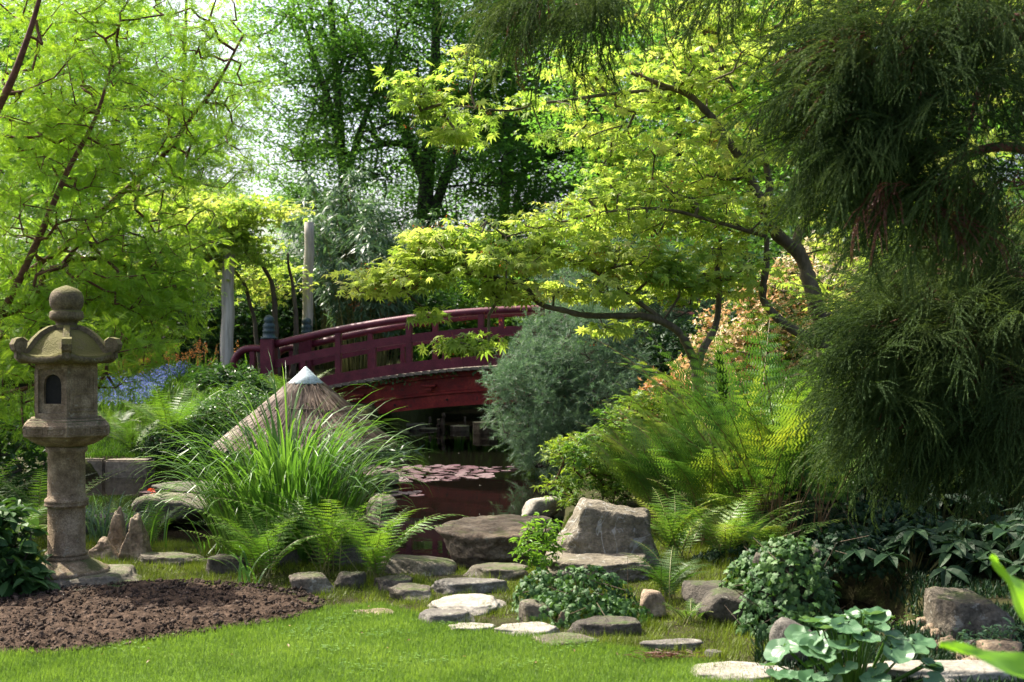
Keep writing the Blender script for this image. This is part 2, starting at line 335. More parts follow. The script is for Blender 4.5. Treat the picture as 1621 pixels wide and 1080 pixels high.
# ------------------------------------------------------------------ leaf templates  (axis +Y, normal +Z)
def T_diamond(w=.6, fold=.12): return (A_([[0, 0, 0], [w/2, .45, fold], [0, 1, 0], [-w/2, .45, fold]]), A_([[0, 1, 2, 3]]))
def T_oval(w=.5, fold=.1, droop=.15):
    ys = [0, .22, .5, .78, 1]; ws = [.02, .38, .5, .32, 0.01]; V = []
    for y, q in zip(ys, ws): V += [[-q*w, y, fold*q*2-droop*y*y], [0, y, -droop*y*y], [q*w, y, fold*q*2-droop*y*y]]
    F = []
    for i in range(4): F += [[i*3, i*3+1, i*3+4, i*3+3], [i*3+1, i*3+2, i*3+5, i*3+4]]
    return A_(V), A_(F)
def T_strip(w=.08, n=3, droop=.2):
    V = []
    for i in range(n+1):
        y = i/n; q = w/2*(math.sin(PI*min(.98, y*.8+.15))); V += [[-q, y, -droop*y*y], [q, y, -droop*y*y]]
    return A_(V), A_([[2*i, 2*i+1, 2*i+3, 2*i+2] for i in range(n)])
def T_maple(lobes=7, cut=.46):
    V = [[0, 0, 0]]; F = []; an = np.radians(np.linspace(-115, 115, lobes)); L = .62+.38*np.cos(an*.78)
    st = (an[1]-an[0])/2
    for a, l in zip(an, L):
        i = len(V)
        V += [[math.sin(a-st)*l*cut, math.cos(a-st)*l*cut, .02], [math.sin(a)*l, math.cos(a)*l, -.22*l*l], [math.sin(a+st)*l*cut, math.cos(a+st)*l*cut, .02]]
        F.append([0, i+2, i+1, i])
    return A_(V), A_(F)
def T_ivy():
    pts = [(0, 0), (.25, -.12), (.5, .1), (.32, .35), (.42, .62), (.18, .62), (0, 1), (-.18, .62), (-.42, .62), (-.32, .35), (-.5, .1), (-.25, -.12)]
    V = [[0, .3, .06]]+[[x, y, -.1*(x*x+y*y)] for x, y in pts]; n = len(pts)
    return A_(V), A_([[0, 1+i, 1+(i+1) % n] for i in range(n)])
def merge(items):
    V = []; F = []; n = 0
    for v, f in items: V.append(v); F.append(f+n); n += len(v)
    return np.vstack(V), np.vstack(F)
def T_place(t, o, d, nrml, s):
    R = frames(A_([d], dtype=float), A_([nrml], dtype=float))[0]; return (t[0]*s)@R.T+A_(o), t[1]
def T_spray(n=9, w=.085, lf=.30):      # flat feathery conifer spray, unit length
    it = []; st = T_diamond(w/lf, .02)
    for i in range(n):
        y = .08+.9*i/n; l = lf*(1-.65*abs(i/n-.35))
        for s_ in (-1, 1): it.append(T_place(st, [0, y, -.12*y*y], [s_*.85, .5, -.12], [0, 0, 1], l))
    it.append(T_place(st, [0, .9, -.1], [0, 1, -.1], [0, 0, 1], lf*.6)); return merge(it)
def T_pinna(m=8, w=.26, obl=False):    # one fern pinna, unit length
    it = []
    for j in range(m):
        y = .03+.93*j/m; l = w*(1-(j/m)**1.6*.8)*(1 if j else .85)
        for s_ in (-1, 1):
            if obl:
                it.append(T_place((A_([[-.5, 0, 0], [.5, 0, 0], [.36, 1, -.1], [-.36, 1, -.1]])*A_([.38, 1, 1]), A_([[0, 1, 2, 3]])), [0, y, 0], [s_, .35, 0], [0, 0, 1], l*1.0))
            else:
                it.append(T_place((A_([[-.5, 0, 0], [.5, 0, 0], [.3, .8, -.05], [-.05, 1, -.1]])*A_([1/m/w*1.0, 1, 1]), A_([[0, 1, 2, 3]])), [0, y, 0], [s_, .35, 0], [0, 0, 1], l))
    it.append((A_([[-.012, 0, .004], [.012, 0, .004], [.004, 1, .004], [-.004, 1, .004]]), A_([[0, 1, 2, 3]])))
    return merge(it)
PIN_LADY, PIN_ROYAL = T_pinna(8, .115), T_pinna(7, .25, True)
def frond(g, o, az, L, Wd, npair=20, p0=70, p1=-15, pin=PIN_LADY, t0=.15, rng=None, mi=0, mst=1, peak=.35, pw=1.0, lift=.5, rn=None, rr=.004):
    """one arching frond; pitch p0 at the base to p1 at the tip (degrees)"""
    n = 14; t = np.linspace(0, 1, n); pit = np.radians(p0+(p1-p0)*t**pw); ds = L/(n-1)
    hz = np.concatenate([[0], np.cumsum(np.cos(pit[:-1])*ds)]); vt = np.concatenate([[0], np.cumsum(np.sin(pit[:-1])*ds)])
    bend = rng.uniform(-.15, .15)*L
    ca, sa = math.cos(az), math.sin(az)
    pts = np.stack([o[0]+hz*ca-bend*t**2*sa, o[1]+hz*sa+bend*t**2*ca, o[2]+vt], 1)
    g.tube(pts, np.linspace(rr, rr*.25, n), 4, mst, .5, cap=False)
    tt = np.linspace(t0, .985, npair); Q = np.stack([np.interp(tt, t, pts[:, k]) for k in range(3)], 1)
    T = nrm(np.stack([np.interp(tt, t, np.gradient(pts[:, k])) for k in range(3)], 1)); X = nrm(np.cross(T, A_([[0, 0, 1.]])))
    N = np.cross(X, T); u = (tt-t0)/(1-t0)
    prof = np.where(u < peak, .45+.55*np.sin(u/peak*PI/2), np.cos((u-peak)/(1-peak)*PI/2)**.85+.04)
    rn = rng.random() if rn is None else rn
    for s_ in (-1, 1):
        D = nrm(X*s_+T*.35+A_([[0, 0, -1.]])*.12+rng.normal(0, .05, (npair, 3)))
        g.tpl(pin, Q+T*(.5*L/npair*(s_ > 0)), frames(D, N+rng.normal(0, .12, N.shape)), Wd*prof*rng.uniform(.92, 1.06, npair), np.clip(rn+rng.normal(0, .06, npair), 0, 1), mi)
def blades(g, O, az, L, Wd, p0, p1, rng, segs=7, pw=1.5, mi=0, rd=None):
    """n strap leaves at once"""
    n = len(O); t = np.linspace(0, 1, segs+1); pit = np.radians(p0[:, None]+(p1-p0)[:, None]*t[None]**pw); ds = L[:, None]/segs
    hz = np.cumsum(np.cos(pit)*ds, 1)-np.cos(pit)*ds; vt = np.cumsum(np.sin(pit)*ds, 1)-np.sin(pit)*ds
    ca, sa = np.cos(az)[:, None], np.sin(az)[:, None]
    c = np.stack([O[:, 0:1]+hz*ca, O[:, 1:2]+hz*sa, O[:, 2:3]+vt], -1)
    tw = rng.uniform(-.6, .6, n)[:, None]*t[None]
    side = np.stack([-sa*np.cos(tw), ca*np.cos(tw), np.sin(tw)], -1)
    wd = Wd[:, None]*np.minimum(1, (1-t)**.6*1.15)[None]*(.6+.4*np.minimum(1, t*4))[None]/2
    V = np.stack([c-side*wd[..., None], c+side*wd[..., None]], 2).reshape(-1, 3); k = 2*(segs+1)
    f = A_([[2*i, 2*i+1, 2*i+3, 2*i+2] for i in range(segs)]); F = (f[None]+(np.arange(n)*k)[:, None, None]).reshape(-1, 4)
    rd = rng.random(n) if rd is None else rd; g.raw(V, F, mi, np.repeat(rd, segs))

def blobpts(rng, blobs, n, shell=0.0):
    b = A_(blobs, dtype=float); vol = b[:, 3]*b[:, 4]*b[:, 5]; vol = vol**.8 if len(b[0]) < 7 else b[:, 6]
    k = rng.choice(len(b), n, p=vol/vol.sum()); u = rdirs(rng, n)*(rng.random(n)[:, None]**(1/3.)*(1-shell)+shell)
    return b[k, :3]+u*b[k, 3:6]
def grow(base, tg, rng, step=.35, wob=.05, up=0.0):
    base = np.asarray(base, float); cap = len(base)+len(tg)*12; N = np.zeros((cap, 3)); N[:len(base)] = base; par = -np.ones(cap, int); n = len(base)
    d0 = np.array([np.min(np.linalg.norm(base-q, axis=1)) for q in tg]); order = np.argsort(d0); ends = np.zeros(len(tg), int)
    for q in order:
        tgt = tg[q]; dv = N[:n]-tgt; d = np.linalg.norm(dv, axis=1)+up*np.maximum(0, dv[:, 2]); j = int(np.argmin(d))
        k = max(1, min(10, int(math.ceil(np.linalg.norm(N[j]-tgt)/step)))); a = N[j].copy(); p = j
        for i in range(1, k+1):
            if n >= cap: break
            f = i/k; pos = a*(1-f)+tgt*f; 
            if i < k: pos = pos+rng.normal(0, wob, 3)
            N[n] = pos; par[n] = p; p = n; n += 1
        ends[q] = p
    N = N[:n]; par = par[:n]; wt = np.zeros(n); wt[ends] = 1
    for i in range(n-1, len(base)-1, -1): wt[par[i]] += wt[i]
    return N, par, wt, ends, len(base)
def wood(g, N, par, wt, nb, r0=.004, pw=.42, k=4, mi=0, rmax=9):
    i = np.arange(nb, len(N)); r = np.minimum(r0*np.maximum(wt, 1)**pw, rmax); j = par[i]
    rp = np.where(j < nb, r[i], r[j]); g.segs(N[j], N[i], np.minimum(rp, r[i]*1.5), r[i], k, mi)
def leaves(g, tpl, Pt, out, k, spread, size, rng, tilt=.35, droop=.2, mi=0, up=1.0, rn=None, outw=.5):
    n = len(Pt); k = int(k); O = np.repeat(Pt, k, 0)+rng.normal(0, 1, (n*k, 3))*A_(spread)
    D = rng.normal(0, 1, (n*k, 3)); D[:, 2] *= .35; D = nrm(D)+np.repeat(out, k, 0)*outw; D[:, 2] -= droop
    Nn = rng.normal(0, tilt, (n*k, 3)); Nn[:, 2] += up
    rd = np.clip(np.repeat(rng.random(n), k)*.4+rng.random(n*k)*.6, 0, 1) if rn is None else rn
    g.tpl(tpl, O, frames(D, Nn), rng.uniform(size*.6, size*1.3, n*k)[:, None]*rng.uniform([.75, .9, .3], [1.15, 1.1, 2.4], (n*k, 3)), rd, mi)
def outdir(N, par, ends): 
    p = par[ends]; return nrm(N[ends]-N[np.maximum(p, 0)])

def rock(g, c, dims, seed, planes=None, npl=9, rough=.035, sub=4, k=16., rz=0, flat_top=None, mi=0, tiltn=None):
    """convex faceted boulder as the smooth intersection of half spaces"""
    rng = np.random.default_rng(seed); bm = bmesh.new(); bmesh.ops.create_icosphere(bm, subdivisions=sub, radius=1)
    D = nrm(A_([v.co[:] for v in bm.verts])); bm.verts.index_update(); F = A_([[v.index for v in f.verts] for f in bm.faces]); bm.free()
    if planes is None:
        nn = rdirs(rng, npl); dd = rng.uniform(.72, 1.0, npl)
        pl = [(nn[i], dd[i]) for i in range(npl)]+[((1, 0, 0), 1), ((-1, 0, 0), 1), ((0, 1, 0), 1), ((0, -1, 0), 1), ((0, 0, -1), 1), ((0, 0, 1), .95 if flat_top is None else flat_top)]
    else: pl = planes
    inv = np.zeros(len(D))
    for n_, d_ in pl:
        q = np.maximum(0, D@nrm(A_(n_, dtype=float)))/d_; inv += q**k
    r = 1/np.maximum(inv, 1e-9)**(1./k); V = D*r[:, None]
    V = V*(1+rough*fbm(V*2.2+seed, 5, seed)[:, None]*1.4)
    V = V*A_(dims)/2.; cs, sn = math.cos(rz), math.sin(rz); V = np.stack([V[:, 0]*cs-V[:, 1]*sn, V[:, 0]*sn+V[:, 1]*cs, V[:, 2]], 1)
    g.raw(V+A_(c), F, mi)

# ------------------------------------------------------------------ terrain
WZ = -0.25
pond_px = [(60, 765), (90, 850), (200, 872), (330, 884), (390, 850), (450, 826), (560, 832), (600, 870), (640, 900), (720, 922), (800, 922), (862, 905), (890, 845), (900, 790), (960, 752), (1040, 715), (1060, 690), (1130, 672), (1130, 652), (760, 640), (650, 645), (655, 668), (610, 700), (590, 722), (500, 742), (380, 750), (240, 753), (140, 756)]
POND = smoothpoly([W(a, b_, WZ) for a, b_ in pond_px], 1)
BROOK = smoothpoly([W(1370, 950, WZ), W(1430, 985, WZ), W(1490, 1052, WZ), W(1380, 1062, WZ), W(1310, 1010, WZ), W(1290, 960, WZ), W(1310, 945, WZ)], 1)
def land(x, y):
    z = .03*vnoise(np.stack([x*.5, y*.5, x*0], 1))*sstep(8, 11, y)
    z = z+sstep(17.6, 21.5, y)*.45+sstep(22, 32, y)*.75*sstep(3, -2, x)
    z = z+.5*np.exp(-((x+5.0)**2/3.0+(y-23.2)**2/4.0))
    z = z+sstep(10.5, 16, y)*.25*sstep(.5, 2.5, x)+sstep(2.2, 5, x)*.12*sstep(7, 9, y)
    z = z+sstep(35, 60, y)*.8+.04*vnoise(np.stack([x*2, y*2, x*0+3], 1))*sstep(8.5, 10, y)
    return z
def hgt(x, y):
    x = np.atleast_1d(np.asarray(x, float)); y = np.atleast_1d(np.asarray(y, float))
    dp = sdf(POND, x, y); z = land(x, y)-.17*sstep(-1.1, -.05, dp)*sstep(12.5, 11, y); d = np.maximum(dp, sdf(BROOK, x, y)*.8)
    return z*(1-sstep(-.12, .22, d))+(-.75)*sstep(-.12, .22, d)
def gz(x, y): return float(hgt(x, y)[0])
def gp(px, py, z0=0.0):            # ground point under a pixel
    x, y = W(px, py, z0)
    for _ in range(4):
        z = gz(x, y); x, y = W(px, py, z)
    return A_([x, y, gz(x, y)])
def on(px, Y):
    x = (px-CX)/FPX*Y; return A_([x, Y, gz(x, Y)])
def axis(lo, a, b_, hi, fine, n=26):
    l = a-(a-lo)*np.linspace(1, 0, n, endpoint=False)**2.2; r = b_+(hi-b_)*np.linspace(0, 1, n+1)[1:]**2.2
    return np.concatenate([l, np.arange(a, b_+1e-6, fine), r])
xs = axis(-250, -8, 8, 250, .09); ys = axis(-60, 5, 30, 400, .11)
XX, YY = np.meshgrid(xs, ys, indexing='ij'); g = G(); zz = hgt(XX.ravel(), YY.ravel()); zz += 0
g.grid(np.stack([XX.ravel(), YY.ravel(), zz], 1), len(xs), len(ys)); o = g.build('ground', M['ground'], smooth=True); tag(o, kind='structure')
g = G(); g.raw([[-14, 6, WZ], [14, 6, WZ], [14, 40, WZ], [-14, 40, WZ]], [[0, 1, 2, 3]]); o = g.build('water', M['water']); tag(o, kind='structure')

lawn_px = [(-1500, 1300), (-400, 1062), (0, 1041), (90, 1041), (180, 1030), (330, 1006), (460, 986), (520, 968), (600, 962), (680, 985), (760, 1002), (860, 1012), (960, 1028), (1130, 1058), (1230, 1085), (1500, 1300), (1900, 2500), (-2400, 2500)]
LAWN = A_([W(a, b_, 0) for a, b_ in lawn_px])
soil_px = [(-700, 1000), (-200, 930), (0, 955), (100, 938), (200, 928), (300, 925), (400, 932), (480, 940), (525, 965), (465, 990), (330, 1010), (180, 1034), (90, 1045), (0, 1045), (-400, 1066)]
SOIL = A_([W(a, b_, 0) for a, b_ in soil_px])
def sheet(poly, fine, hfun, name, mat, rng_=(-8, 5, 2, 9)):
    x = np.arange(rng_[0], rng_[1], fine); y = np.arange(rng_[2], rng_[3], fine); X, Y = np.meshgrid(x, y, indexing='ij'); X = X.ravel(); Y = Y.ravel()
    d = sdf(poly, X, Y); z = hgt(X, Y)+hfun(X, Y, d); g = G(); g.grid(np.stack([X, Y, z], 1), len(x), len(y), keep=d > -.06); o = g.build(name, mat, smooth=True); return tag(o, kind='structure')
sheet(LAWN, .06, lambda X, Y, d: -.02+.04*sstep(-.06, .05, d), 'lawn', M['turf'])
sheet(SOIL, .018, lambda X, Y, d: (-.03+.075*sstep(-.06, .25, d))+.016*sstep(-.05, .1, d)*(fbm(np.stack([X*14, Y*14, X*0], 1), 4, 5, .6)+.6*np.abs(fbm(np.stack([X*5, Y*5, X*0], 1), 2, 9))), 'soil_bed', M['soil'], (-6, -.8, 6.2, 8.8))
# loose clods on the bed
rng = np.random.default_rng(3); n = 16000; X = rng.uniform(-5, -1, n); Y = rng.uniform(6.4, 8.7, n); d = sdf(SOIL, X, Y); k = d > .0; X, Y = X[k], Y[k]
bm = bmesh.new(); bmesh.ops.create_icosphere(bm, subdivisions=1, radius=1); cv = A_([v.co[:] for v in bm.verts]); bm.verts.index_update(); cf = A_([[v.index for v in f.verts] for f in bm.faces]); bm.free()
cv = cv*(1+.25*rng.normal(size=(len(cv), 1))); g = G(); n = len(X); sz = rng.gamma(1.5, .0028, n)+.002
g.tpl((cv, cf), np.stack([X, Y, hgt(X, Y)+.045+.02*sstep(0, .2, sdf(SOIL, X, Y))-.01], 1), frames(rdirs(rng, n), rdirs(rng, n)), sz[:, None]*rng.uniform(.6, 1.2, (n, 3)))
tag(g.build('soil_clods', M['clod'], smooth=True), 'crumbly dark brown clods scattered over the bare soil bed', 'soil', kind='stuff')
# lawn grass
def turf(poly, n, box, hmin, hmax, name, mat, label, wd=.0035, dmin=-.02, seed=5, filt=None, zoff=.0, cat='grass', segs=2, lean=35, clump=0):
    rng = np.random.default_rng(seed); X = rng.uniform(box[0], box[1], n); Y = rng.uniform(box[2], box[3], n)
    k = (sdf(poly, X, Y) > dmin) & (np.abs(X) < Y*.43+.5)
    if filt is not None: k &= filt(X, Y)
    X, Y = X[k], Y[k]; n = len(X); g = G()
    pn = .5+.5*vnoise(np.stack([X*1.3, Y*1.3, X*0], 1)); pn = np.clip(pn+.35*vnoise(np.stack([X*9, Y*9, X*0], 1)), 0, 1)
    blades(g, np.stack([X, Y, hgt(X, Y)+zoff], 1), rng.uniform(0, 2*PI, n), rng.uniform(hmin, hmax, n)*(1+.25*pn)*(1-clump+clump*2.2*np.clip(.5+.9*vnoise(np.stack([X*11, Y*9, X*0+.3], 1), 3), 0, 1)), np.full(n, wd), rng.uniform(90-lean, 95, n), rng.uniform(20, 75, n), rng, segs, rd=np.clip(.25*rng.random(n)+.75*pn*rng.uniform(.6, 1, n), 0, 1))
    return tag(g.build(name, mat), label, cat, kind='stuff')
turf(LAWN, 420000, (-4.2, 3.4, 4.9, 8.3), .022, .042, 'lawn_grass', M['grass'], 'short bright green mown grass of the lawn in the foreground', wd=.0035, zoff=.012)
NEARB = [(-9, 5.5), (9, 5.5), (9, 13), (-9, 13)]
nots = lambda X, Y: (sdf(SOIL, X, Y) < -.03) & (sdf(LAWN, X, Y) < .02) & (np.maximum(sdf(POND, X, Y), sdf(BROOK, X, Y)) < -.02)
turf(A_(NEARB), 420000, (-5.5, 5.5, 5.8, 12), .016, .045, 'moss', M['moss'], 'low yellow green moss and tiny weeds between the stones at the pond edge', wd=.007, seed=8, filt=lambda X, Y: nots(X, Y) & (X < Y*.205+.12*np.sin(Y*9)) & (vnoise(np.stack([X*2.2, Y*2.2, X*0+.37], 1), 4) > -.75), cat='moss', segs=1, lean=60, clump=.8)
turf(A_([(-9, 33), (12, 33), (12, 41), (-9, 41)]), 34000, (-9, 10, 33.5, 40.5), .35, 1.0, 'reflection_reeds', M['shrub_bright'], 'bright reeds added along the far shore to green the reflection in the pond', wd=.05, seed=15, filt=lambda X, Y: (sdf(POND, X, Y) < .05) & (Y > 34), segs=4, cat='reeds')  # reeds added to turn the water reflection under the bridge green
turf(A_([(-9, 35.5), (12, 35.5), (14, 48), (-14, 48)]), 130000, (-9, 10, 36, 47), .10, .25, 'reflection_grass', M['grass'], 'bright grass added on the far shore to lighten the reflection in the pond', wd=.03, seed=14, filt=lambda X, Y: sdf(POND, X, Y) < -.1)  # grass added over dark ground to brighten what the pond reflects
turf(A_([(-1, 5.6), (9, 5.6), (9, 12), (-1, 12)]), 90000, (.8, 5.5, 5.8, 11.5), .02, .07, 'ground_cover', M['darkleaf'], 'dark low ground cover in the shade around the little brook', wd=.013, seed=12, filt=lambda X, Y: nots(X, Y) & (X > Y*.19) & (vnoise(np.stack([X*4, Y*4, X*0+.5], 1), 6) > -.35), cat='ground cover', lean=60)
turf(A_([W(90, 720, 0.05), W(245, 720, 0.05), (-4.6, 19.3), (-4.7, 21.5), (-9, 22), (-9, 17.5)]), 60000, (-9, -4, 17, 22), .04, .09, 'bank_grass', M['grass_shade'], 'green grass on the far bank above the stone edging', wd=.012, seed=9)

# ================================================================== STONE LANTERN
LP = A_([-2.93, 8.42, gz(-2.93, 8.42)])
t = thing('stone_lantern', LP, 'weathered stone garden lantern with round finial and curled hexagonal roof beside the soil bed', 'stone lantern')
lx, ly, lz = LP; HX = math.radians(-90)        # a corner of the hexagons faces the camera
az0 = math.atan2(-ly, -lx)
def hexr(a):                                    # radius factor of a hexagon with a corner at angle 0
    q = np.mod(a+PI/6, PI/3)-PI/6; q = np.mod(a, PI/3)-PI/6; return math.cos(PI/6)/np.cos(q)
g = G(); rock(g, (lx+.07, ly-.02, lz+.005), (.92, .74, .22), 21, [((0, 0, 1), .75), ((0, 0, -1), 1), ((1, .2, .3), .9), ((-1, .1, .2), .85), ((0, 1, 0), .9), ((.1, -1, .25), .8), ((.7, -.7, .3), .82), ((-.7, -.6, .2), .9)], rough=.05, sub=5)
g.build('base_slab', M['rock'], t, True)
g = G(); pr = [(.20, .06), (.265, .075), (.27, .095), (.255, .11), (.235, .118), (.20, .14), (.165, .158), (.15, .165), (.145, .17)]
g.lathe(pr, 72, (lx, ly, lz), rf=lambda a: 1+.045*np.abs(np.cos(a*6))-.02); g.build('lotus_base', M['lantern'], t, True)
g = G(); pr = [(.135, .16), (.142, .165), (.142, .19), (.13, .197), (.135, .2), (.135, .212), (.12, .222), (.118, .50), (.119, .512), (.137, .52), (.14, .532), (.133, .54), (.138, .546), (.139, .562), (.122, .575), (.119, .6), (.117, .865), (.13, .875), (.132, .905), (.12, .915)]
g.lathe(pr, 48, (lx, ly, lz)); g.build('column', M['lantern'], t, True)
g = G(); pr = [(.14, .912), (.20, .93), (.25, .955), (.275, .975), (.300, .985), (.304, .99), (.304, 1.052), (.298, 1.06), (.285, 1.072), (.28, 1.08), (.262, 1.085), (.255, 1.098), (.24, 1.10)]
g.lathe(pr, 72, (lx, ly, lz), az0, rf=hexr)
for s_ in range(6):                             # carved key panels on the rim
    am = az0+PI/6+s_*PI/3; nx, ny = math.cos(am), math.sin(am); tx, ty = -ny, nx; ap = .304*math.cos(PI/6)
    for q in (-.075, .075):
        for (u0, u1, v0, v1) in ((-.06, .06, 1.002, 1.008), (-.06, .06, 1.036, 1.042), (-.06, -.054, 1.002, 1.042), (.054, .06, 1.002, 1.042), (-.03, .03, 1.017, 1.023), (.024, .03, 1.017, 1.036)):
            uc = q+(u0+u1)/2; c_ = (lx+nx*(ap+.0015)+tx*uc, ly+ny*(ap+.0015)+ty*uc, lz+(v0+v1)/2)
            g.box(c_, (.007, abs(u1-u0), abs(v1-v0)), am)
g.build('platform', M['lantern'], t)
# fire box: six panels, the window ones pierced with an arched opening
g = G(); RB = .222; zb0, zb1 = lz+1.095, lz+1.455; ap = RB*math.cos(PI/6); hw = RB/2
arch = [(-.060, .10), (.060, .10), (.062, .14), (.062, .225), (.054, .26), (.032, .283), (0, .292), (-.032, .283), (-.054, .26), (-.062, .225), (-.062, .14)]
def ringto(A0, k): 
    out_ = []
    for (u, v) in A0:
        an = math.atan2(v-.19, u); out_.append((an, u, v))
    return out_
for s_ in range(6):
    am = az0+PI/6+s_*PI/3; n_ = A_([math.cos(am), math.sin(am), 0]); tv = A_([-n_[1], n_[0], 0])
    def pt(u, v, dep=0): return A_([lx, ly, zb0])+n_*(ap-dep)+tv*u+A_([0, 0, v])
    H = zb1-zb0
    if s_ % 2 == 1:
        inn = [A_(q) for q in arch]; sub_ = []
        for i in range(len(inn)):
            a_, b_ = inn[i], inn[(i+1) % len(inn)]; sub_ += [a_, (a_+b_)/2]
        rec = []
        for (u, v) in sub_:
            du, dv = u, v-.18; s1 = hw/max(abs(du), 1e-6); s2 = ((H-.18) if dv > 0 else .18)/max(abs(dv), 1e-6); s0 = min(s1, s2); rec.append((du*s0, .18+dv*s0))
        cor = [(-hw, 0), (hw, 0), (hw, H), (-hw, H)]
        for cu, cv_ in cor:                      # snap nearest ring points to the corners
            j = min(range(len(rec)), key=lambda q: (rec[q][0]-cu)**2+(rec[q][1]-cv_)**2); rec[j] = (cu, cv_)
        fr = [(.76*r_[0]+.0*s1_[0], s1_[1]+(r_[1]-s1_[1])*.55) if False else (s1_[0]+(r_[0]-s1_[0])*.6, s1_[1]+(r_[1]-s1_[1])*.6) for r_, s1_ in zip(rec, sub_)]
        rings = [[pt(u, v, 0) for u, v in rec], [pt(u, v, 0) for u, v in fr], [pt(u*.98, v, .022) for u, v in fr], [pt(u, v, .022) for u, v in sub_], [pt(u, v, .05) for u, v in sub_]]
        K = len(sub_); V = np.vstack(rings); F = [[i*K+j, i*K+(j+1) % K, (i+1)*K+(j+1) % K, (i+1)*K+j] for i in range(len(rings)-1) for j in range(K)]
        g.raw(V, F)
    else:
        g.raw([pt(-hw, 0), pt(hw, 0), pt(hw, H), pt(-hw, H)], [[0, 1, 2, 3]])
        for k in range(9): c_ = pt(-.056+k*.014, .245, -.002); g.box(c_, (.008, .006, .10), am)
        for (u0, v0, du, dv) in ((0, .17, .17, .012), (0, .305, .17, .012), (-.085, .18, .012, .27), (.085, .18, .012, .27), (0, .055, .17, .012), (0, .11, .13, .07)): g.box(pt(u0, v0, -.001), (.008, du, dv), am, bev=.002)
g.build('fire_box', M['lantern'], t)
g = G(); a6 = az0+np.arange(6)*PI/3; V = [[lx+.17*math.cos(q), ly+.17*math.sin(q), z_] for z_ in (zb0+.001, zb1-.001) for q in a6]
g.raw(V, [[i, (i+1) % 6, 6+(i+1) % 6, 6+i] for i in range(6)]); g.build('fire_box_dark_shell', M['void'], t)  # near-black inner walls: the darkness inside is painted on
# roof
K = 96; an = np.arange(K)*2*PI/K; hx = hexr(an); cf_ = np.abs(np.cos(an*3))**5
prof = [(.085, .225), (.13, .213), (.18, .185), (.225, .145), (.265, .095), (.29, .06), (.32, .048), (.35, .05)]
g = G(); V = []; z0 = lz+1.455
for i, (r, z) in enumerate(prof):
    f = max(0, (r-.2)/.15); rr = r*(hx*(1-.0*f)); rr = r*(hx**(1.0)) ; V.append(np.stack([lx+rr*np.cos(an+az0), ly+rr*np.sin(an+az0), z0+z+.035*f**2*cf_], 1))
for (r, dz) in ((.347, .012), (.32, .0), (.24, -.002), (.05, -.002)):
    V.append(np.stack([lx+r*hx*np.cos(an+az0), ly+r*hx*np.sin(an+az0), z0+dz+.02*cf_*(r > .3)], 1))
n_ = len(V); F = [[i*K+j, i*K+(j+1) % K, (i+1)*K+(j+1) % K, (i+1)*K+j] for i in range(n_-1) for j in range(K)]
g.raw(np.vstack(V), F); g.lp.append(np.arange(K)); g.sz.append(A_([K])); g.mi.append(A_([0])); g.rd.append(A_([.5]))
g.build('roof', M['lantern_roof'], t, True)
for s_ in range(6):
    am = az0+s_*PI/3; d_ = A_([math.cos(am), math.sin(am)]); g = G(); sd = A_([-d_[1], d_[0], 0])
    cl = [(r, z) for r, z in prof[:6]]+[(.31, .062), (.335, .068), (.36, .085), (.367, .11), (.353, .135), (.327, .142), (.308, .128), (.307, .108), (.32, .10)]
    pts = A_([[lx+d_[0]*r, ly+d_[1]*r, z0+z+.012] for r, z in cl]); T = nrm(np.gradient(pts, axis=0)); N = np.cross(T, sd)
    wd = np.linspace(.022, .034, len(pts))[:, None]; th = np.linspace(.014, .018, len(pts))[:, None]
    ring = np.stack([pts-sd*wd-N*th, pts-sd*wd*.8+N*th, pts+sd*wd*.8+N*th, pts+sd*wd-N*th], 1).reshape(-1, 3); n2 = len(pts)
    F = [[i*4+j, i*4+(j+1) % 4, (i+1)*4+(j+1) % 4, (i+1)*4+j] for i in range(n2-1) for j in range(4)]+[[0, 1, 2, 3], [n2*4-1, n2*4-2, n2*4-3, n2*4-4]]
    g.raw(ring, F)
    a2 = np.arange(16)*2*PI/16                   # solid curl core
    for q in (-1, 1): pass
    cc = A_([lx+d_[0]*.333, ly+d_[1]*.333, z0+.108]); ring = [cc+sd*w_+(A_([d_[0], d_[1], 0])*math.cos(q)+A_([0, 0, 1])*math.sin(q))*.038 for w_ in (-.03, .03) for q in a2]
    g.raw(ring, [[j, (j+1) % 16, 16+(j+1) % 16, 16+j] for j in range(16)]); g.poly(ring[:16][::-1]); g.poly(ring[16:])
    cc = A_([lx+d_[0]*.32, ly+d_[1]*.32, z0+.06]); g.box(cc, (.075, .055, .075), am, bev=.012)
    g.build('roof_curl', M['lantern_roof'], t)
g = G(); pr = [(.085, 1.672), (.092, 1.68), (.085, 1.695), (.072, 1.70), (.066, 1.715), (.075, 1.73), (.10, 1.74), (.108, 1.755), (.106, 1.79), (.095, 1.80), (.088, 1.803), (.09, 1.808), (.103, 1.83), (.108, 1.86), (.106, 1.89), (.095, 1.92), (.072, 1.942), (.04, 1.955), (.012, 1.965), (.004, 1.967)]
g.lathe(pr, 40, (lx, ly, lz)); g.build('finial', M['lantern_roof'], t, True)

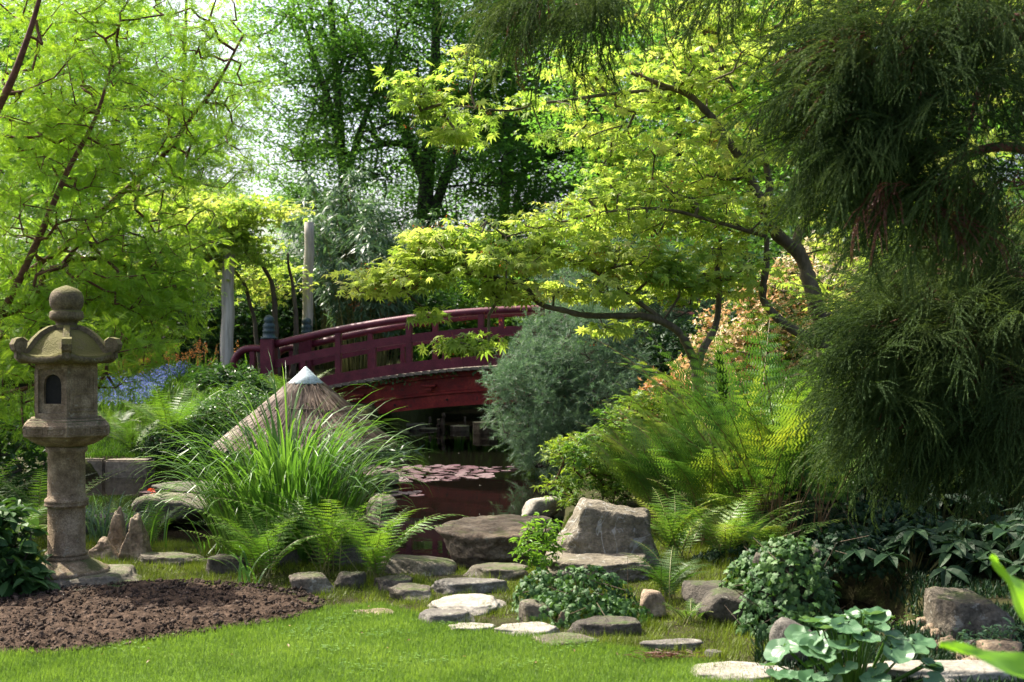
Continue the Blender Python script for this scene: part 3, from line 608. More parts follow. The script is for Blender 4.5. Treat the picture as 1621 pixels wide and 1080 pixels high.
# ================================================================== BRIDGE
BO = A_([-4.31, 22.7]); bu = nrm(A_([1, -.155])); bv = A_([-bu[1], bu[0]]); BL = 10.2; BW = 2.15
t = thing('arched_bridge', (*(BO+bu*BL/2+bv*BW/2), WZ), 'wine red painted wooden arched footbridge with curved railings over the pond', 'footbridge')
def bp_(s, o_, z): q = BO+bu*s+bv*o_; return A_([q[0], q[1], z])
def arc(zp, k): return lambda s: zp-k*((s-BL/2)/(BL/2))**2
Z_top, Z_mid, Z_beam = arc(2.15, .64), arc(1.80, .64), arc(1.30, .64)
def beam(g, s0, s1, zf, o_, wd, ht, n=40, mi=0):
    s = np.linspace(s0, s1, n); V = []
    for q in s:
        z = zf(q)
        V += [bp_(q, o_-wd/2, z-ht/2), bp_(q, o_+wd/2, z-ht/2), bp_(q, o_+wd/2, z+ht/2), bp_(q, o_-wd/2, z+ht/2)]
    F = [[i*4+j, i*4+(j+1) % 4, (i+1)*4+(j+1) % 4, (i+1)*4+j] for i in range(n-1) for j in range(4)]+[[3, 2, 1, 0], [n*4-4, n*4-3, n*4-2, n*4-1]]
    g.raw(V, F, mi)
rzb = math.atan2(bu[1], bu[0])
for side, o_ in (('near', 0.0), ('far', BW)):
    g = G(); s = np.linspace(.10, BL-.10, 50); g.tube([bp_(q, o_, Z_top(q)) for q in s], .068, 12); g.build('top_rail', M['paint'], t, True)
    g = G(); beam(g, .1, BL-.1, Z_mid, o_, .09, .145); g.build('middle_rail', M['paint'], t)
    g = G(); beam(g, .15, BL-.15, Z_beam, o_, .16, .18); g.build('bottom_rail', M['paint'], t)
    for k in range(1, 8):
        s = k*BL/8; g = G(); za, zb = Z_beam(s)+.085, Z_top(s)-.04; g.box(bp_(s, o_, (za+zb)/2), (.105, .105, zb-za), rzb, bev=.008); g.build('rail_post', M['paint'], t)
    for k in range(8):
        s = (k+.5)*BL/8; g = G(); za, zb = Z_beam(s)+.085, Z_mid(s)-.068; g.box(bp_(s, o_, (za+zb)/2), (.09, .085, zb-za), rzb, bev=.006); g.build('baluster', M['paint'], t)
    for e in (0, 1):
        s = 0 if e == 0 else BL; sg = -1 if e == 0 else 1
        g = G(); g.box(bp_(s, o_, 1.08), (.25, .25, 1.12), rzb, bev=.015); pst = g.build('end_post', M['paint'], t)
        g = G(); q = bp_(s, o_, 0); pr = [(.15, 1.641), (.15, 1.66), (.115, 1.67), (.105, 1.75), (.115, 1.76), (.115, 1.79), (.10, 1.80), (.105, 1.83), (.112, 1.86), (.10, 1.90), (.075, 1.915), (.085, 1.93), (.095, 1.965), (.09, 2.0), (.07, 2.03), (.03, 2.055), (.005, 2.065)]
        g.lathe(pr, 24, (q[0], q[1], 0)); g.build('finial', M['bronze'], pst, True)
        g = G(); c_ = curve([bp_(s+sg*.1, o_, 1.46), bp_(s+sg*.3, o_, 1.465), bp_(s+sg*.47, o_, 1.44), bp_(s+sg*.60, o_, 1.33), bp_(s+sg*.66, o_, 1.15), bp_(s+sg*.68, o_, .6)], 6)
        g.tube(c_, .068, 12); g.build('wing_rail', M['paint'], t, True)
        g = G(); g.box(bp_(s+sg*.3, o_, 1.02), (.09, .09, .78), rzb); g.build('wing_post', M['paint'], t)
g = G(); nb = 70
for k in range(nb):
    s = .1+(BL-.2)*(k+.5)/nb; g.box(bp_(s, BW/2, Z_beam(s)-.125), ((BL-.2)/nb*.93, BW+.34, .045), rzb)
g.build('deck', M['deckwood'], t)
girt, girb = arc(1.15, .64), arc(.54, .60)
for o_, sg in ((.06, -1), (BW-.06, 1)):
    g = G(); n = 50; s = np.linspace(.5, BL-.5, n); V = []
    prof_ = [(0, 1.0), (.05, 1.0), (.05, .86), (0, .84), (0, .46), (.035, .44), (.035, .38), (0, .36), (0, 0.0), (-.10, 0), (-.10, 1.0)]
    for q in s:
        zt, zb_ = girt(q)-.01, girb(q)
        for (a_, f_) in prof_: V.append(bp_(q, o_+sg*a_, zb_+(zt-zb_)*f_))
    K = len(prof_); F = [[i*K+j, i*K+(j+1) % K, (i+1)*K+(j+1) % K, (i+1)*K+j] for i in range(n-1) for j in range(K)]
    g.raw(V, F); g.poly(V[:K]); g.poly(V[-K:][::-1]); gd = g.build('girder', M['paint_red'], t)
    for k in range(1, 8):
        s = k*BL/8+.35
        if s > BL-.6: continue
        zt, zb_ = girt(s), girb(s); h_ = zt-zb_; q = o_+sg*.075
        g = G(); g.box(bp_(s, q, zb_+h_*.66), (.26, .13, .045), rzb, bev=.01); g.box(bp_(s, q-sg*.01, zb_+h_*.66-.06), (.15, .10, .07), rzb, bev=.02); g.build('bracket', M['paint_red'], gd)
    for k in range(9):
        s = 1.35+k*.93; zt, zb_ = girt(s), girb(s); g = G(); c_ = bp_(s, o_+sg*.005, zb_+(zt-zb_)*.2)
        pts = [c_+A_([bv[0], bv[1], 0])*sg*q for q in (0, .02)]; g.tube(pts, .022, 6); g.build('bolt', M['void'], gd)
for s in (.55, BL-.55):                          # abutments under the ends
    g = G(); g.box(bp_(s, BW/2, -.05), (.5, BW-.3, .95), rzb, bev=.03); g.build('abutment', M['wallstone'], t)
# ivy strands creeping along the deck edge
g = G(); rng = np.random.default_rng(44); n = 260; s = rng.choice([2.6, 3.1, 3.9, 4.6, 1.9, 2.2], n)+rng.normal(0, .18, n)
O = A_([bp_(q, -.09-rng.random()*.05, Z_beam(q)-.11-abs(rng.normal(0, .07))) for q in s]); g.tpl(T_ivy(), O, frames(nrm(rng.normal(0, 1, (n, 3))+A_([0, -.5, -1])), rng.normal(0, .4, (n, 3))+A_([0, -1, .5])), rng.uniform(.02, .05, n))
tag(g.build('ivy', M['ivy'], origin=bp_(3, -.1, Z_beam(3)-.1)), 'thin ivy sprigs creeping along the edge of the bridge deck', 'ivy')

# ================================================================== THATCHED DUCK HOUSE
hc = P(484, 690, 16.0); hc[2] = WZ; ap_z = P(482, 580, 16)[2]; cap_z = P(482, 606, 16)[2]; eav_z = P(482, 702, 16)[2]; HR = 1.06
t = thing('duck_house', hc, 'conical reed thatched duck house with a pale metal cap standing in the pond', 'duck house')
g = G(); capr = .205; n = 5200; rng = np.random.default_rng(6); a = rng.uniform(0, 2*PI, n); s0 = rng.uniform(0, .72, n)**.9; ln = rng.uniform(.22, .5, n)
def cone(s, a, off=0): r = capr*.9+(HR-capr*.9)*s; z = cap_z+(eav_z-cap_z)*s**.94; return np.stack([hc[0]+(r+off)*np.cos(a), hc[1]+(r+off)*np.sin(a), z+off*.6], -1)
da = rng.normal(0, .09, n); ln = np.minimum(ln, rng.uniform(.98, 1.06, n)-s0); A0 = cone(s0, a, rng.uniform(0, .03, n)); B0 = cone(s0+ln, a+da*.6/np.maximum(.4, s0+.3), rng.uniform(0, .06, n)-.01); B0[:, 2] -= .04*rng.random(n)
g.segs(A0, B0, .0055, .0065, 3, rd=np.repeat(rng.random(n), 3)); g.build('thatch', M['thatch'], t)
g = G(); a = np.arange(48)*2*PI/48; V = np.vstack([cone(np.full(48, q), a, -.03) for q in (0, .5, .98)]); g.raw(V, [[i*48+j, i*48+(j+1) % 48, (i+1)*48+(j+1) % 48, (i+1)*48+j] for i in range(2) for j in range(48)]); g.build('roof_dark_shell', M['void'], t)  # near-black cone behind the straw, dark in the gaps
for q in (.42, .72, .9):
    g = G(); a = np.linspace(0, 2*PI, 60); g.tube(cone(q+.02*np.sin(a*3+q*9)+.01*np.sin(a*7), a, .035)+rng.normal(0, .010, (60, 3)), .006, 5); g.build('hoop', M['bark'], t, True)
g = G(); g.lathe([(capr+.012, cap_z-.012), (capr+.015, cap_z), (capr*.5, (ap_z+cap_z)/2+.004), (.012, ap_z-.006), (.003, ap_z)], 40, (hc[0], hc[1], 0)); g.build('metal_cap', M['zinc'], t, True)
g = G(); g.lathe([(.72, .0), (.72, .10), (.70, .12)], 10, (hc[0], hc[1], 0)); g.build('floor', M['deckwood'], t)
for k in range(10):
    a = k*PI/5+.2; g = G(); g.tube([(hc[0]+.68*math.cos(a), hc[1]+.68*math.sin(a), -.7), (hc[0]+.68*math.cos(a), hc[1]+.68*math.sin(a), eav_z+.25)], .04, 8); g.build('post', M['bark'], t, True)

# ================================================================== POLES, STONES IN WATER
def pole(px0, px1, ytop, Y, r, label):
    b_ = on(px0, Y); tp = P(px1, ytop, Y); g = G(); pts = [b_*(1-f)+tp*f for f in np.linspace(-.05, 1, 14)]; pts = [p_+A_([.012*math.sin(i*1.3), 0, 0]) for i, p_ in enumerate(pts)]
    g.tube(pts, np.linspace(r*1.08, r*.9, 14), 20); tag(g.build('wooden_pole', M['post'], smooth=True, origin=b_), label, 'pole')
pole(359, 362, 372, 23.5, .118, 'tall bare barkless wooden pole left of the bridge end post')
pole(484, 490, 352, 25.3, .106, 'weathered grey wooden pole with a cut top leaning behind the bridge railing')
def pxx(px, Y): return (px-CX)/FPX*Y
for (x0, x1, yt, yb, lb) in ((748, 788, 667, 689, 'tallest round stone stepping block in the pond, third from the left'), (797, 833, 669, 687, 'round stepping block in the pond beside the blue grey shrub'), (713, 743, 673, 685, 'low round stepping block in the pond left of the tallest one'), (664, 694, 677, 684, 'thin flat round stepping block at the left end of the pond row')):
    Y = (CH-WZ)*FPX/(yb-3-CY); r = (x1-x0)/2/FPX*Y; top = CH-(yt+1-CY)/FPX*Y; g = G(); c_ = pxx((x0+x1)/2, Y)
    g.lathe([(r*.96, -.6), (r*.98, top-.03), (r*1.0, top-.02), (r*.99, top-.004), (r*.95, top)], 32, (c_, Y, 0), rf=lambda a, s=x0: 1+.02*np.sin(a*5+s)+.015*np.sin(a*9+s))
    tag(g.build('stepping_block', M['rock'], smooth=False, origin=(c_, Y, WZ)), lb, 'stepping stone', 'round stepping blocks in the pond')
for (px, yt, yb, r, lb) in ((701, 654, 683, .045, 'knotty brown stake standing in the pond between the stepping blocks'), (694, 664, 683, .03, 'short brown stake touching the taller knotty stake'), (736, 660, 675, .025, 'thin dark stake behind the low stepping block'), (680, 660, 680, .028, 'crooked stake near the left end of the stepping blocks')):
    Y = (CH-WZ)*FPX/(yb-CY); top = CH-(yt-CY)/FPX*Y; x = pxx(px, Y); g = G(); zs = np.linspace(-.5, top, 12); rng = np.random.default_rng(px)
    g.tube([(x+.012*rng.normal(), Y+.01*rng.normal(), z) for z in zs], r*(1+.15*rng.normal(size=12)), 9); tag(g.build('wooden_stake', M['bark'], smooth=True, origin=(x, Y, WZ)), lb, 'stake')

# ================================================================== ROCKS
def R1(px, py, Y, dims, seed, label, mat='rock', name='rock', z=None, dz=0, cat='rock', sub=4, **kw):
    x = pxx(px, Y); z0 = gz(x, Y) if z is None else z; g = G(); rock(g, (x, Y, z0+dims[2]*.5+dz), dims, seed, sub=sub, **kw)
    return tag(g.build(name, M[mat], smooth=True, origin=(x, Y, z0)), label, cat)
# big ledge rock over the water
Y = 10.75; x = pxx(785, Y); g = G()
rock(g, (x, Y, -.16), (1.02, 1.2, .62), 31, [((0, 0, 1), .76), ((-.1, -.25, 1), .80), ((0, -1, -.35), .62), ((.5, -1, -.5), .66), ((-.5, -1, -.3), .64), ((-1, 0, -.35), .72), ((-1, .5, .1), .9), ((1, 0, .1), .95), ((0, 1, 0), .9), ((0, 0, -1), 1)], rough=.075, sub=6, k=34)
tag(g.build('boulder', M['rock_brown'], smooth=True, origin=(x, Y, WZ)), 'large flat topped brown boulder with a dark undercut face at the water edge', 'boulder')
# stone seat: back block and seat slab in one boulder
Y = 8.85; x = pxx(952, Y); g = G(); zb = gz(x, Y)
rock(g, (x+.02, Y+.16, zb+.18), (.84, .50, .66), 41, [((0, 0, 1), .95), ((.20, 0, 1), .76), ((.9, 0, .15), .84), ((-1, 0, .50), .64), ((-.9, -.4, .3), .78), ((0, -1, .22), .72), ((0, 1, 0), .9), ((.55, -1, .1), .82), ((0, 0, -1), 1)], rough=.07, sub=6, k=44)
rock(g, (x-.06, Y-.20, zb+.03), (.74, .48, .24), 42, [((0, -.14, 1), .84), ((-.5, -1, .2), .8), ((0, -1, 0), .86), ((.7, -1, .1), .84), ((1, 0, 0), .95), ((-1, 0, .1), .95), ((0, 1, 0), 1), ((0, 0, -1), 1)], rough=.07, sub=6, k=40)
tag(g.build('seat_boulder', M['rock_seat'], smooth=True, origin=(x, Y, zb)), 'grey veined boulder shaped like a chair with a step in front of its upright back', 'boulder')
R1(855, 800, 13.4, (.42, .35, .26), 51, 'pale rock with white flecks in the water behind the flat topped boulder', 'rock_pale', z=WZ, dz=-.04, npl=12)
R1(862, 830, 10.5, (.22, .2, .14), 53, 'small dark stone lying on the right end of the flat topped boulder', 'rock_dark', z=.03, dz=-.03)
def flat(px, py, w_, d_, h_, seed, label, mat='rock_grey', z=0.0, rz=0, top=.55, name='stepping_stone', cat='stepping stone', **kw):
    x, Y, z0 = gp(px, py); g = G()
    r_ = np.random.default_rng(seed); m_ = 7; an = np.arange(m_)*2*PI/m_+r_.uniform(-.3, .3, m_)
    pl = [((math.cos(q), math.sin(q), r_.uniform(-.1, .35)), r_.uniform(.72, .98)) for q in an]+[((r_.normal(0, .06), r_.normal(0, .05)-.03, 1), top), ((r_.normal(0, .3), r_.normal(0, .3), 1), top*1.1), ((0, 0, -1), 1)]
    rock(g, (x, Y, z0+h_*.16+z+.010), (w_*1.08, d_*1.12, h_*.8), seed, pl, sub=4, k=22, rz=rz, rough=.06)
    return tag(g.build(name, M[mat], smooth=True, origin=(x, Y, z0)), label, cat)
flat(735, 962, .44, .46, .10, 61, 'pale cream flat stone in the middle of the path by the pond', 'rock_pale', top=.5)
flat(702, 985, .30, .26, .14, 62, 'dark grey rounded stone at the lawn edge left of the pale flat stone', 'rock_grey')
flat(748, 1000, .28, .16, .07, 63, 'thin pale stone set in the lawn edge below the pale flat stone', 'rock_pale')
flat(838, 1003, .34, .24, .08, 64, 'light grey stepping stone in the lawn next to the gravelly one', 'rock_pale', rz=.3)
flat(896, 1020, .34, .26, .07, 65, 'rough gravelly stone at the lawn edge', 'rock', rz=-.4)
flat(740, 935, .50, .26, .16, 66, 'long grey ledge stone between the pond and the pale flat stone', 'rock_grey', rz=.15)
flat(795, 912, .42, .34, .16, 67, 'beige slab just below the flat topped boulder', 'rock', z=-.0)
flat(650, 945, .26, .26, .15, 68, 'dark blocky stone with a flat top left of the long ledge stone', 'rock')
flat(625, 930, .24, .2, .15, 72, 'mossy stone behind the dark blocky stone', 'rock_dark')
flat(963, 1000, .44, .22, .15, 69, 'dark slab lying on moss in front of the ivy', 'rock_dark', rz=-.1)
flat(1058, 1028, .34, .17, .09, 70, 'smooth grey oval stone in the moss at the right of the lawn', 'rock_grey', rz=.1)
flat(1130, 1040, .09, .07, .06, 71, 'fist sized grey stone beside the smooth oval stone', 'rock_grey')
flat(1165, 1070, .50, .30, .08, 73, 'large pale paving slab at the bottom right of the lawn', 'rock_pale', rz=.1)
flat(1520, 1076, .95, .26, .10, 74, 'long pinkish beige kerb slab at the bottom right corner', 'rock_pale', z=.02)
flat(655, 905, .62, .40, .30, 75, 'sloping striped mossy boulder at the pond edge under the ferns', 'rock', z=-.05, rz=-.35, top=.8)
flat(490, 935, .30, .22, .20, 76, 'squat mossy beige stone below the tall grass clump', 'rock', top=.8)
flat(556, 930, .20, .16, .18, 77, 'small angular stone below the ferns', 'rock_dark', top=.8)
flat(360, 905, .26, .22, .2, 78, 'dark mossy stone at the left foot of the tall grass', 'rock_dark', top=.8)
flat(596, 975, .24, .12, .06, 79, 'reddish flat stone chip at the back edge of the lawn', 'rock_brown')
flat(535, 893, .4, .3, .22, 80, 'dark mossy boulder behind the ferns', 'rock_dark', top=.9)
flat(440, 890, .4, .3, .18, 86, 'low dark stone hidden at the base of the tall grass', 'rock_dark', top=.9)
R1(846, 965, W(846, 988)[1], (.19, .15, .17), 81, 'tilted grey stone at the left foot of the ivy', 'rock', dz=-.03)
R1(1030, 970, W(1030, 975)[1], (.17, .15, .18), 82, 'pointed brown stone at the right foot of the ivy', 'rock_brown', dz=-.03)
R1(890, 985, W(890, 990)[1], (.05, .05, .08), 83, 'tiny reddish brown pebble at the foot of the ivy', 'rock_brown')
R1(1120, 955, W(1110, 965)[1], (.28, .24, .16), 84, 'brown shaded stone behind the small fern', 'rock_dark')
R1(1150, 975, W(1150, 985)[1], (.40, .24, .18), 85, 'long mossy stone left of the ivy mound', 'rock_dark')
R1(1255, 1020, W(1255, 1045)[1], (.24, .24, .26), 87, 'purplish grey boulder behind the round leaved plant', 'rock_grey', dz=-.04)
g = G(); x, Y = W(1535, 1006); rock(g, (x, Y, .09), (.42, .36, .30), 88, [((0, -.1, 1), .80), ((0, -1, .1), .8), ((.75, 0, .8), .80), ((1, 0, .1), .95), ((-1, 0, 0), .9), ((-1, -.6, .2), .95), ((0, 1, 0), 1), ((0, 0, -1), 1)], sub=5, k=40, rough=.05)
tag(g.build('boulder', M['rock'], smooth=True, origin=(x, Y, 0)), 'blocky flat topped boulder in the shade at the right edge', 'boulder')
R1(1550, 1030, W(1552, 1042)[1], (.15, .13, .10), 89, 'smooth round grey pebble below the blocky boulder', 'rock_grey')
R1(1588, 1035, W(1580, 1055)[1], (.22, .18, .14), 90, 'rough tan stone beside the smooth pebble', 'rock_brown')
R1(1440, 975, W(1440, 990, 0)[1], (.24, .2, .10), 191, 'low brown stone on the far side of the little brook', 'rock_dark')
# small lava stones lining the brook
rng = np.random.default_rng(15)
bank = curve([W(1408, 985, -.06), W(1440, 1000, -.06), W(1480, 1018, -.04), W(1510, 1040, -.02), W(1540, 1060, 0)], 5)
for k, q in enumerate(bank):
    r = rng.uniform(.05, .09); g = G(); q = q+rng.normal(0, .02, 2); z = gz(q[0], q[1]); rock(g, (q[0], q[1], max(z, WZ)+.02), (r*1.4, r*1.2, r*1.1), 300+k, sub=3, rough=.12)
    tag(g.build('edging_stone', M['rock_brown'], smooth=True, origin=(q[0], q[1], z)), 'small knobbly brown stone in the row lining the brook', 'stone', 'knobbly stones lining the brook')
# pale slabs and stones by the left arm of the pond
R1(285, 820, 13.0, (.75, .85, .34), 91, 'broad rounded light grey rock between the two arms of the pond', 'rock', z=WZ, dz=-.02, npl=10)
R1(612, 752, 16.4, (.3, .3, .2), 92, 'small pale stone half hidden by grass at the left of the pond', 'rock', z=WZ, dz=-.04)
R1(605, 790, 14.0, (.34, .34, .2), 93, 'low beige stone at the pond edge right of the tall grass', 'rock', z=WZ, dz=-.03)
flat(270, 890, .50, .26, .12, 94, 'thin sloping beige slab by the water right of the jagged stones', 'rock', rz=-.2)
R1(310, 775, 15.2, (1.1, .9, .16), 95, 'flat reddish rock plate covered in dry leaves behind the light fern', 'rock_dark', z=WZ, dz=.02)
R1(165, 850, 11.6, (.6, .4, .26), 96, 'dark wet rock behind the grassy tuft', 'rock_dark', z=WZ, dz=.03)
for k, (px, yt, yb, wd, lb) in enumerate(((188, 812, 872, .17, 'tall jagged mossy stone standing right of the lantern'), (218, 822, 882, .21, 'pointed jagged brown stone right of the taller jagged one'), (165, 862, 885, .22, 'low mossy stone at the foot of the jagged stones'))):
    x, Y = W(px, yb); h_ = (yb-yt)/FPX*Y+.06; g = G()
    rock(g, (x, Y, h_*.36), (wd, wd*.8, h_*1.05), 120+k, [((.9, 0, .45), .55), ((-.9, .2, .42), .6), ((0, -1, .2), .7), ((0, 1, .3), .7), ((.3, -.2, 1), .9), ((0, 0, -1), 1), ((.6, -.8, .2), .8)], rough=.12, sub=5, k=24)
    tag(g.build('jagged_stone', M['rock_brown'], smooth=True, origin=(x, Y, 0)), lb, 'rock')
# stone edging wall of the far-left bank
t = thing('stone_edging', (pxx(185, 17.45), 17.45, WZ), 'low wall of large square stone blocks edging the far left bank', 'stone wall')
for k in range(7):
    x0 = pxx(238, 17.4)-.62*k; g = G(); g.box((x0-.30, 17.5+.02*(k % 2)+.02*k, -.17), (.60, .35, .32+.02*(k % 3)), .01*((k*7) % 3-1), bev=.025); g.build('block', M['wallstone'], t)
g = G()
rng = np.random.default_rng(20)
for k, (px, py, s_, lb) in enumerate(((655, 672, .5, 'dark low rock on the far bank under the bridge'), (632, 680, .35, 'small dark rock under the left end of the bridge'), (668, 668, .3, 'brown rock behind the thin flat stepping block'))):
    x, Y = W(px, py+8, WZ); g = G(); rock(g, (x, Y, WZ+.03), (s_, s_*.8, s_*.45), 140+k, rough=.06); tag(g.build('rock', M['rock_dark'], smooth=True, origin=(x, Y, WZ)), lb, 'rock')

# ================================================================== LILY PADS
rng = np.random.default_rng(12); used = []
def pad_mesh(seed):
    r_ = np.random.default_rng(seed); n = 22; a = np.linspace(.22, 2*PI-.22, n); rr = 1+.04*r_.normal(size=n); lift = .05*r_.random()*np.maximum(0, np.cos(a-r_.uniform(0, 6)))**2
    V = [[0, 0, .004]]+[[math.cos(q)*s*.55, math.sin(q)*s*.55, .006] for q, s in zip(a, rr)]+[[math.cos(q)*s, math.sin(q)*s, .004+l*1.6+.012] for q, s, l in zip(a, rr, lift)]
    g = G(); g.raw(V, [[0, i+1, i+2, 0][:3] for i in range(n-1)]); b_ = g.n; g.n = 0
    g.raw([], np.zeros((0, 4), int)) if False else None
    g.n = b_; g.lp.append((A_([[i+1, n+i+1, n+i+2, i+2] for i in range(n-1)])).ravel()); g.sz.append(np.full(n-1, 4)); g.mi.append(np.zeros(n-1, int)); g.rd.append(np.full(n-1, .5)); return g
protos = []
for k in range(6):
    g = pad_mesh(k); g.rd = [np.full(len(q), [.1, .9, .45, .7, .25, 1.0][k]) for q in g.rd]; o = g.build('lily_pad', M['pad'], smooth=True); protos.append(o)
def place_pad(i, x, y, r, label, group):
    src = protos[i]
    if src.get('used'): o = src.copy(); C.objects.link(o)
    else: o = src; src['used'] = 1
    o.location = (x, y, WZ+.003+.006*rng.random()); o.scale = (r, r, r*.9); o.rotation_euler = (rng.normal(0, .05), rng.normal(0, .05), rng.uniform(0, 6.28)); tag(o, label, 'lily pad', group)
def scatter_pads(poly, n, rmin, rmax, label, group, mind=.93):
    pl = A_([W(a, b_, WZ) for a, b_ in poly]); lo, hi = pl.min(0), pl.max(0); c = 0; tr = 0
    while c < n and tr < 9000:
        tr += 1; p_ = rng.uniform(lo, hi); r = rng.uniform(rmin, rmax)
        if sdf(pl, p_[:1], p_[1:])[0] < 0: continue
        if any(math.hypot(p_[0]-q[0], p_[1]-q[1]) < (r+q[2])*mind for q in used): continue
        used.append((p_[0], p_[1], r)); place_pad(int(rng.integers(0, 6)) if rng.random() < .5 else 1+int(rng.integers(0, 5)), p_[0], p_[1], r, label, group); c += 1
scatter_pads([(632, 740), (700, 737), (770, 741), (782, 748), (770, 756), (700, 762), (640, 764), (610, 758), (560, 748), (580, 738)], 105, .07, .14, 'purplish lily pad floating in the dense raft of pads mid pond', 'lily pads in the raft mid pond')
scatter_pads([(785, 740), (812, 739), (815, 745), (790, 747)], 6, .06, .09, 'purplish lily pad drifting at the right end of the raft', 'lily pads at the right end of the raft')
scatter_pads([(615, 777), (660, 777), (662, 785), (620, 786)], 5, .09, .13, 'single purplish lily pad near the tall grass, nearer than the raft', 'lily pads nearer than the raft')
scatter_pads([(225, 776), (330, 772), (350, 790), (240, 795)], 40, .06, .10, 'reddish lily pad in the left arm of the pond', 'lily pads in the left arm of the pond')
for q in protos:
    if q.get('used'): del q['used']
g = G(); c = P(262, 781, 15.3); n = 14; rng = np.random.default_rng(2); g.tpl(T_oval(.5), c+rng.normal(0, .05, (n, 3))*A_([2, 1, .3]), frames(rdirs(rng, n)*A_([1, 1, .2]), A_([[0, 0, 1.]])+rng.normal(0, .4, (n, 3))), np.full(n, .12)); tag(g.build('fallen_leaves', M['redleaf'], origin=c), 'small heap of bright red leaves on the reddish rock plate', 'leaves', kind='stuff')

# ================================================================== TREES
D5, OV, MP, IV, SP = T_diamond(.62, .1), T_oval(.5), T_maple(), T_ivy(), T_spray()
# ---- background broadleaf trees: four moulds, copied
def beech(seed, Ht, blobs, nt, k, lean=0, label='', r0=.30, size=.118, forks=()):
    rng = np.random.default_rng(seed); t = thing('broadleaf_tree', (0, 0, 0), label, 'tree', 'tall broadleaf trees behind the garden')
    tr = curve([(0, 0, -.3), (lean*.2, .1, Ht*.25), (lean*.6+.15, 0, Ht*.55), (lean, -.1, Ht)], 8); base = [tr]; g = G(); g.tube(tr, np.linspace(r0, .05, len(tr)), 10)
    for (z0, dx, dy, L) in forks:
        p0 = A_([np.interp(z0, tr[:, 2], tr[:, 0]), np.interp(z0, tr[:, 2], tr[:, 1]), z0]); c_ = curve([p0, p0+A_([dx*.35, dy*.35, L*.4]), p0+A_([dx*.75, dy*.75, L*.75]), p0+A_([dx, dy, L])], 6); g.tube(c_, np.linspace(r0*.5, .04, len(c_)), 8); base.append(c_)
    tg = blobpts(rng, blobs, nt, .25); N, par, wt, ends, nb = grow(np.vstack(base), tg, rng, .6, .09, up=.5); wood(g, N, par, wt, nb, .010, .5, 4, rmax=r0*.4)
    g.build('trunk', M['bark_dark'], t, True); g = G(); leaves(g, D5, N[ends], outdir(N, par, ends), k, (.40, .40, .13), size, rng, .45, .15, outw=.3); g.build('crown', M['beech'], t); return t
BL_A = [(0, 0, 5, 4.0, 3.5, 2.5), (0, 0, 9, 4.0, 3.5, 3), (1, 0, 12.5, 3.5, 3, 3), (-2.5, 0, 7, 2.8, 2.5, 2), (3, 0, 6.5, 2.6, 2.4, 1.6)]
mA = beech(101, 15, BL_A, 680, 100, .4, '', .34, forks=((3, 2.2, -.5, 5), (4.5, -2.4, .6, 5)))
BL_B = [(0, 0, 6, 3.2, 3, 3), (0, 0, 11, 3.5, 3, 3.5), (-1.5, .5, 9, 3, 2, 2)]
mB = beech(102, 15, BL_B, 400, 96, -1.0, '', .26, forks=((5, 1.8, 0, 5), (6, -1.5, .5, 5)))
mC = beech(103, 12, [(0, 0, 3.8, 3.6, 3, 2.6), (0, 0, 7.5, 3.6, 3, 2.6), (.5, 0, 10, 2.6, 2.5, 2)], 430, 94, .2, '', .22, forks=((2, 1.5, 0, 4),))
def put(m, px, Y, rz, sc, label, first=[]):
    p_ = on(px, Y)
    if m not in first: first.append(m); m.location = p_; m.rotation_euler = (0, 0, rz); m.scale = (sc,)*3; m['label'] = label; return m
    return copy_thing(m, p_, rz, sc, label)
for (m_, px, Y, rz, sc, lb) in (
    (mA, 668, 48, 0, 1.3, 'large dark trunked tree in the centre of the background behind the bridge'),
    (mB, 556, 47, 0, 1.15, 'slender tree with a slanting dark trunk right of the sky gap'),
    (mC, 800, 52, 1.0, 1.45, 'leafy tree behind the maple left of centre right'),
    (mA, 945, 50, 2.1, 1.25, 'broad tree filling the background above the blue grey shrub'),
    (mC, 1090, 31, 2.5, 1.1, 'tree with a dark trunk glimpsed through the maple leaves'),
    (mA, 1240, 35, 4.0, 1.0, 'tall tree behind the upper part of the maple'),
    (mC, 1390, 27, .6, 1.1, 'shaded tree behind the azalea at the right'),
    (mA, 1540, 30, 1.2, 1.0, 'tall tree behind the dark conifer'),
    (mC, 1700, 24, 3.3, 1.1, 'tree at the far right behind the dark conifer'),
    (mB, 285, 42, 2.0, .8, 'thin ivy clad tree standing against the sky at the left'),
    (mA, 60, 38, 5.2, .85, 'tree behind the feathery conifer at the far left'),
    (mC, 190, 33, 4.4, .75, 'low tree behind the flower bed at the left'),
    (mC, 345, 47, .9, .5, 'small distant tree below the sky gap'),
    (mC, 480, 50, 3.9, .5, 'distant tree under the bright sky gap behind the grey pole'),
    (mA, 1080, 55, 2.8, 1.0, 'farthest tree above the bridge'),
    (mC, -120, 28, 2.2, .9, 'tree at the left edge behind the lantern')):
    put(m_, px, Y, rz, sc, lb)

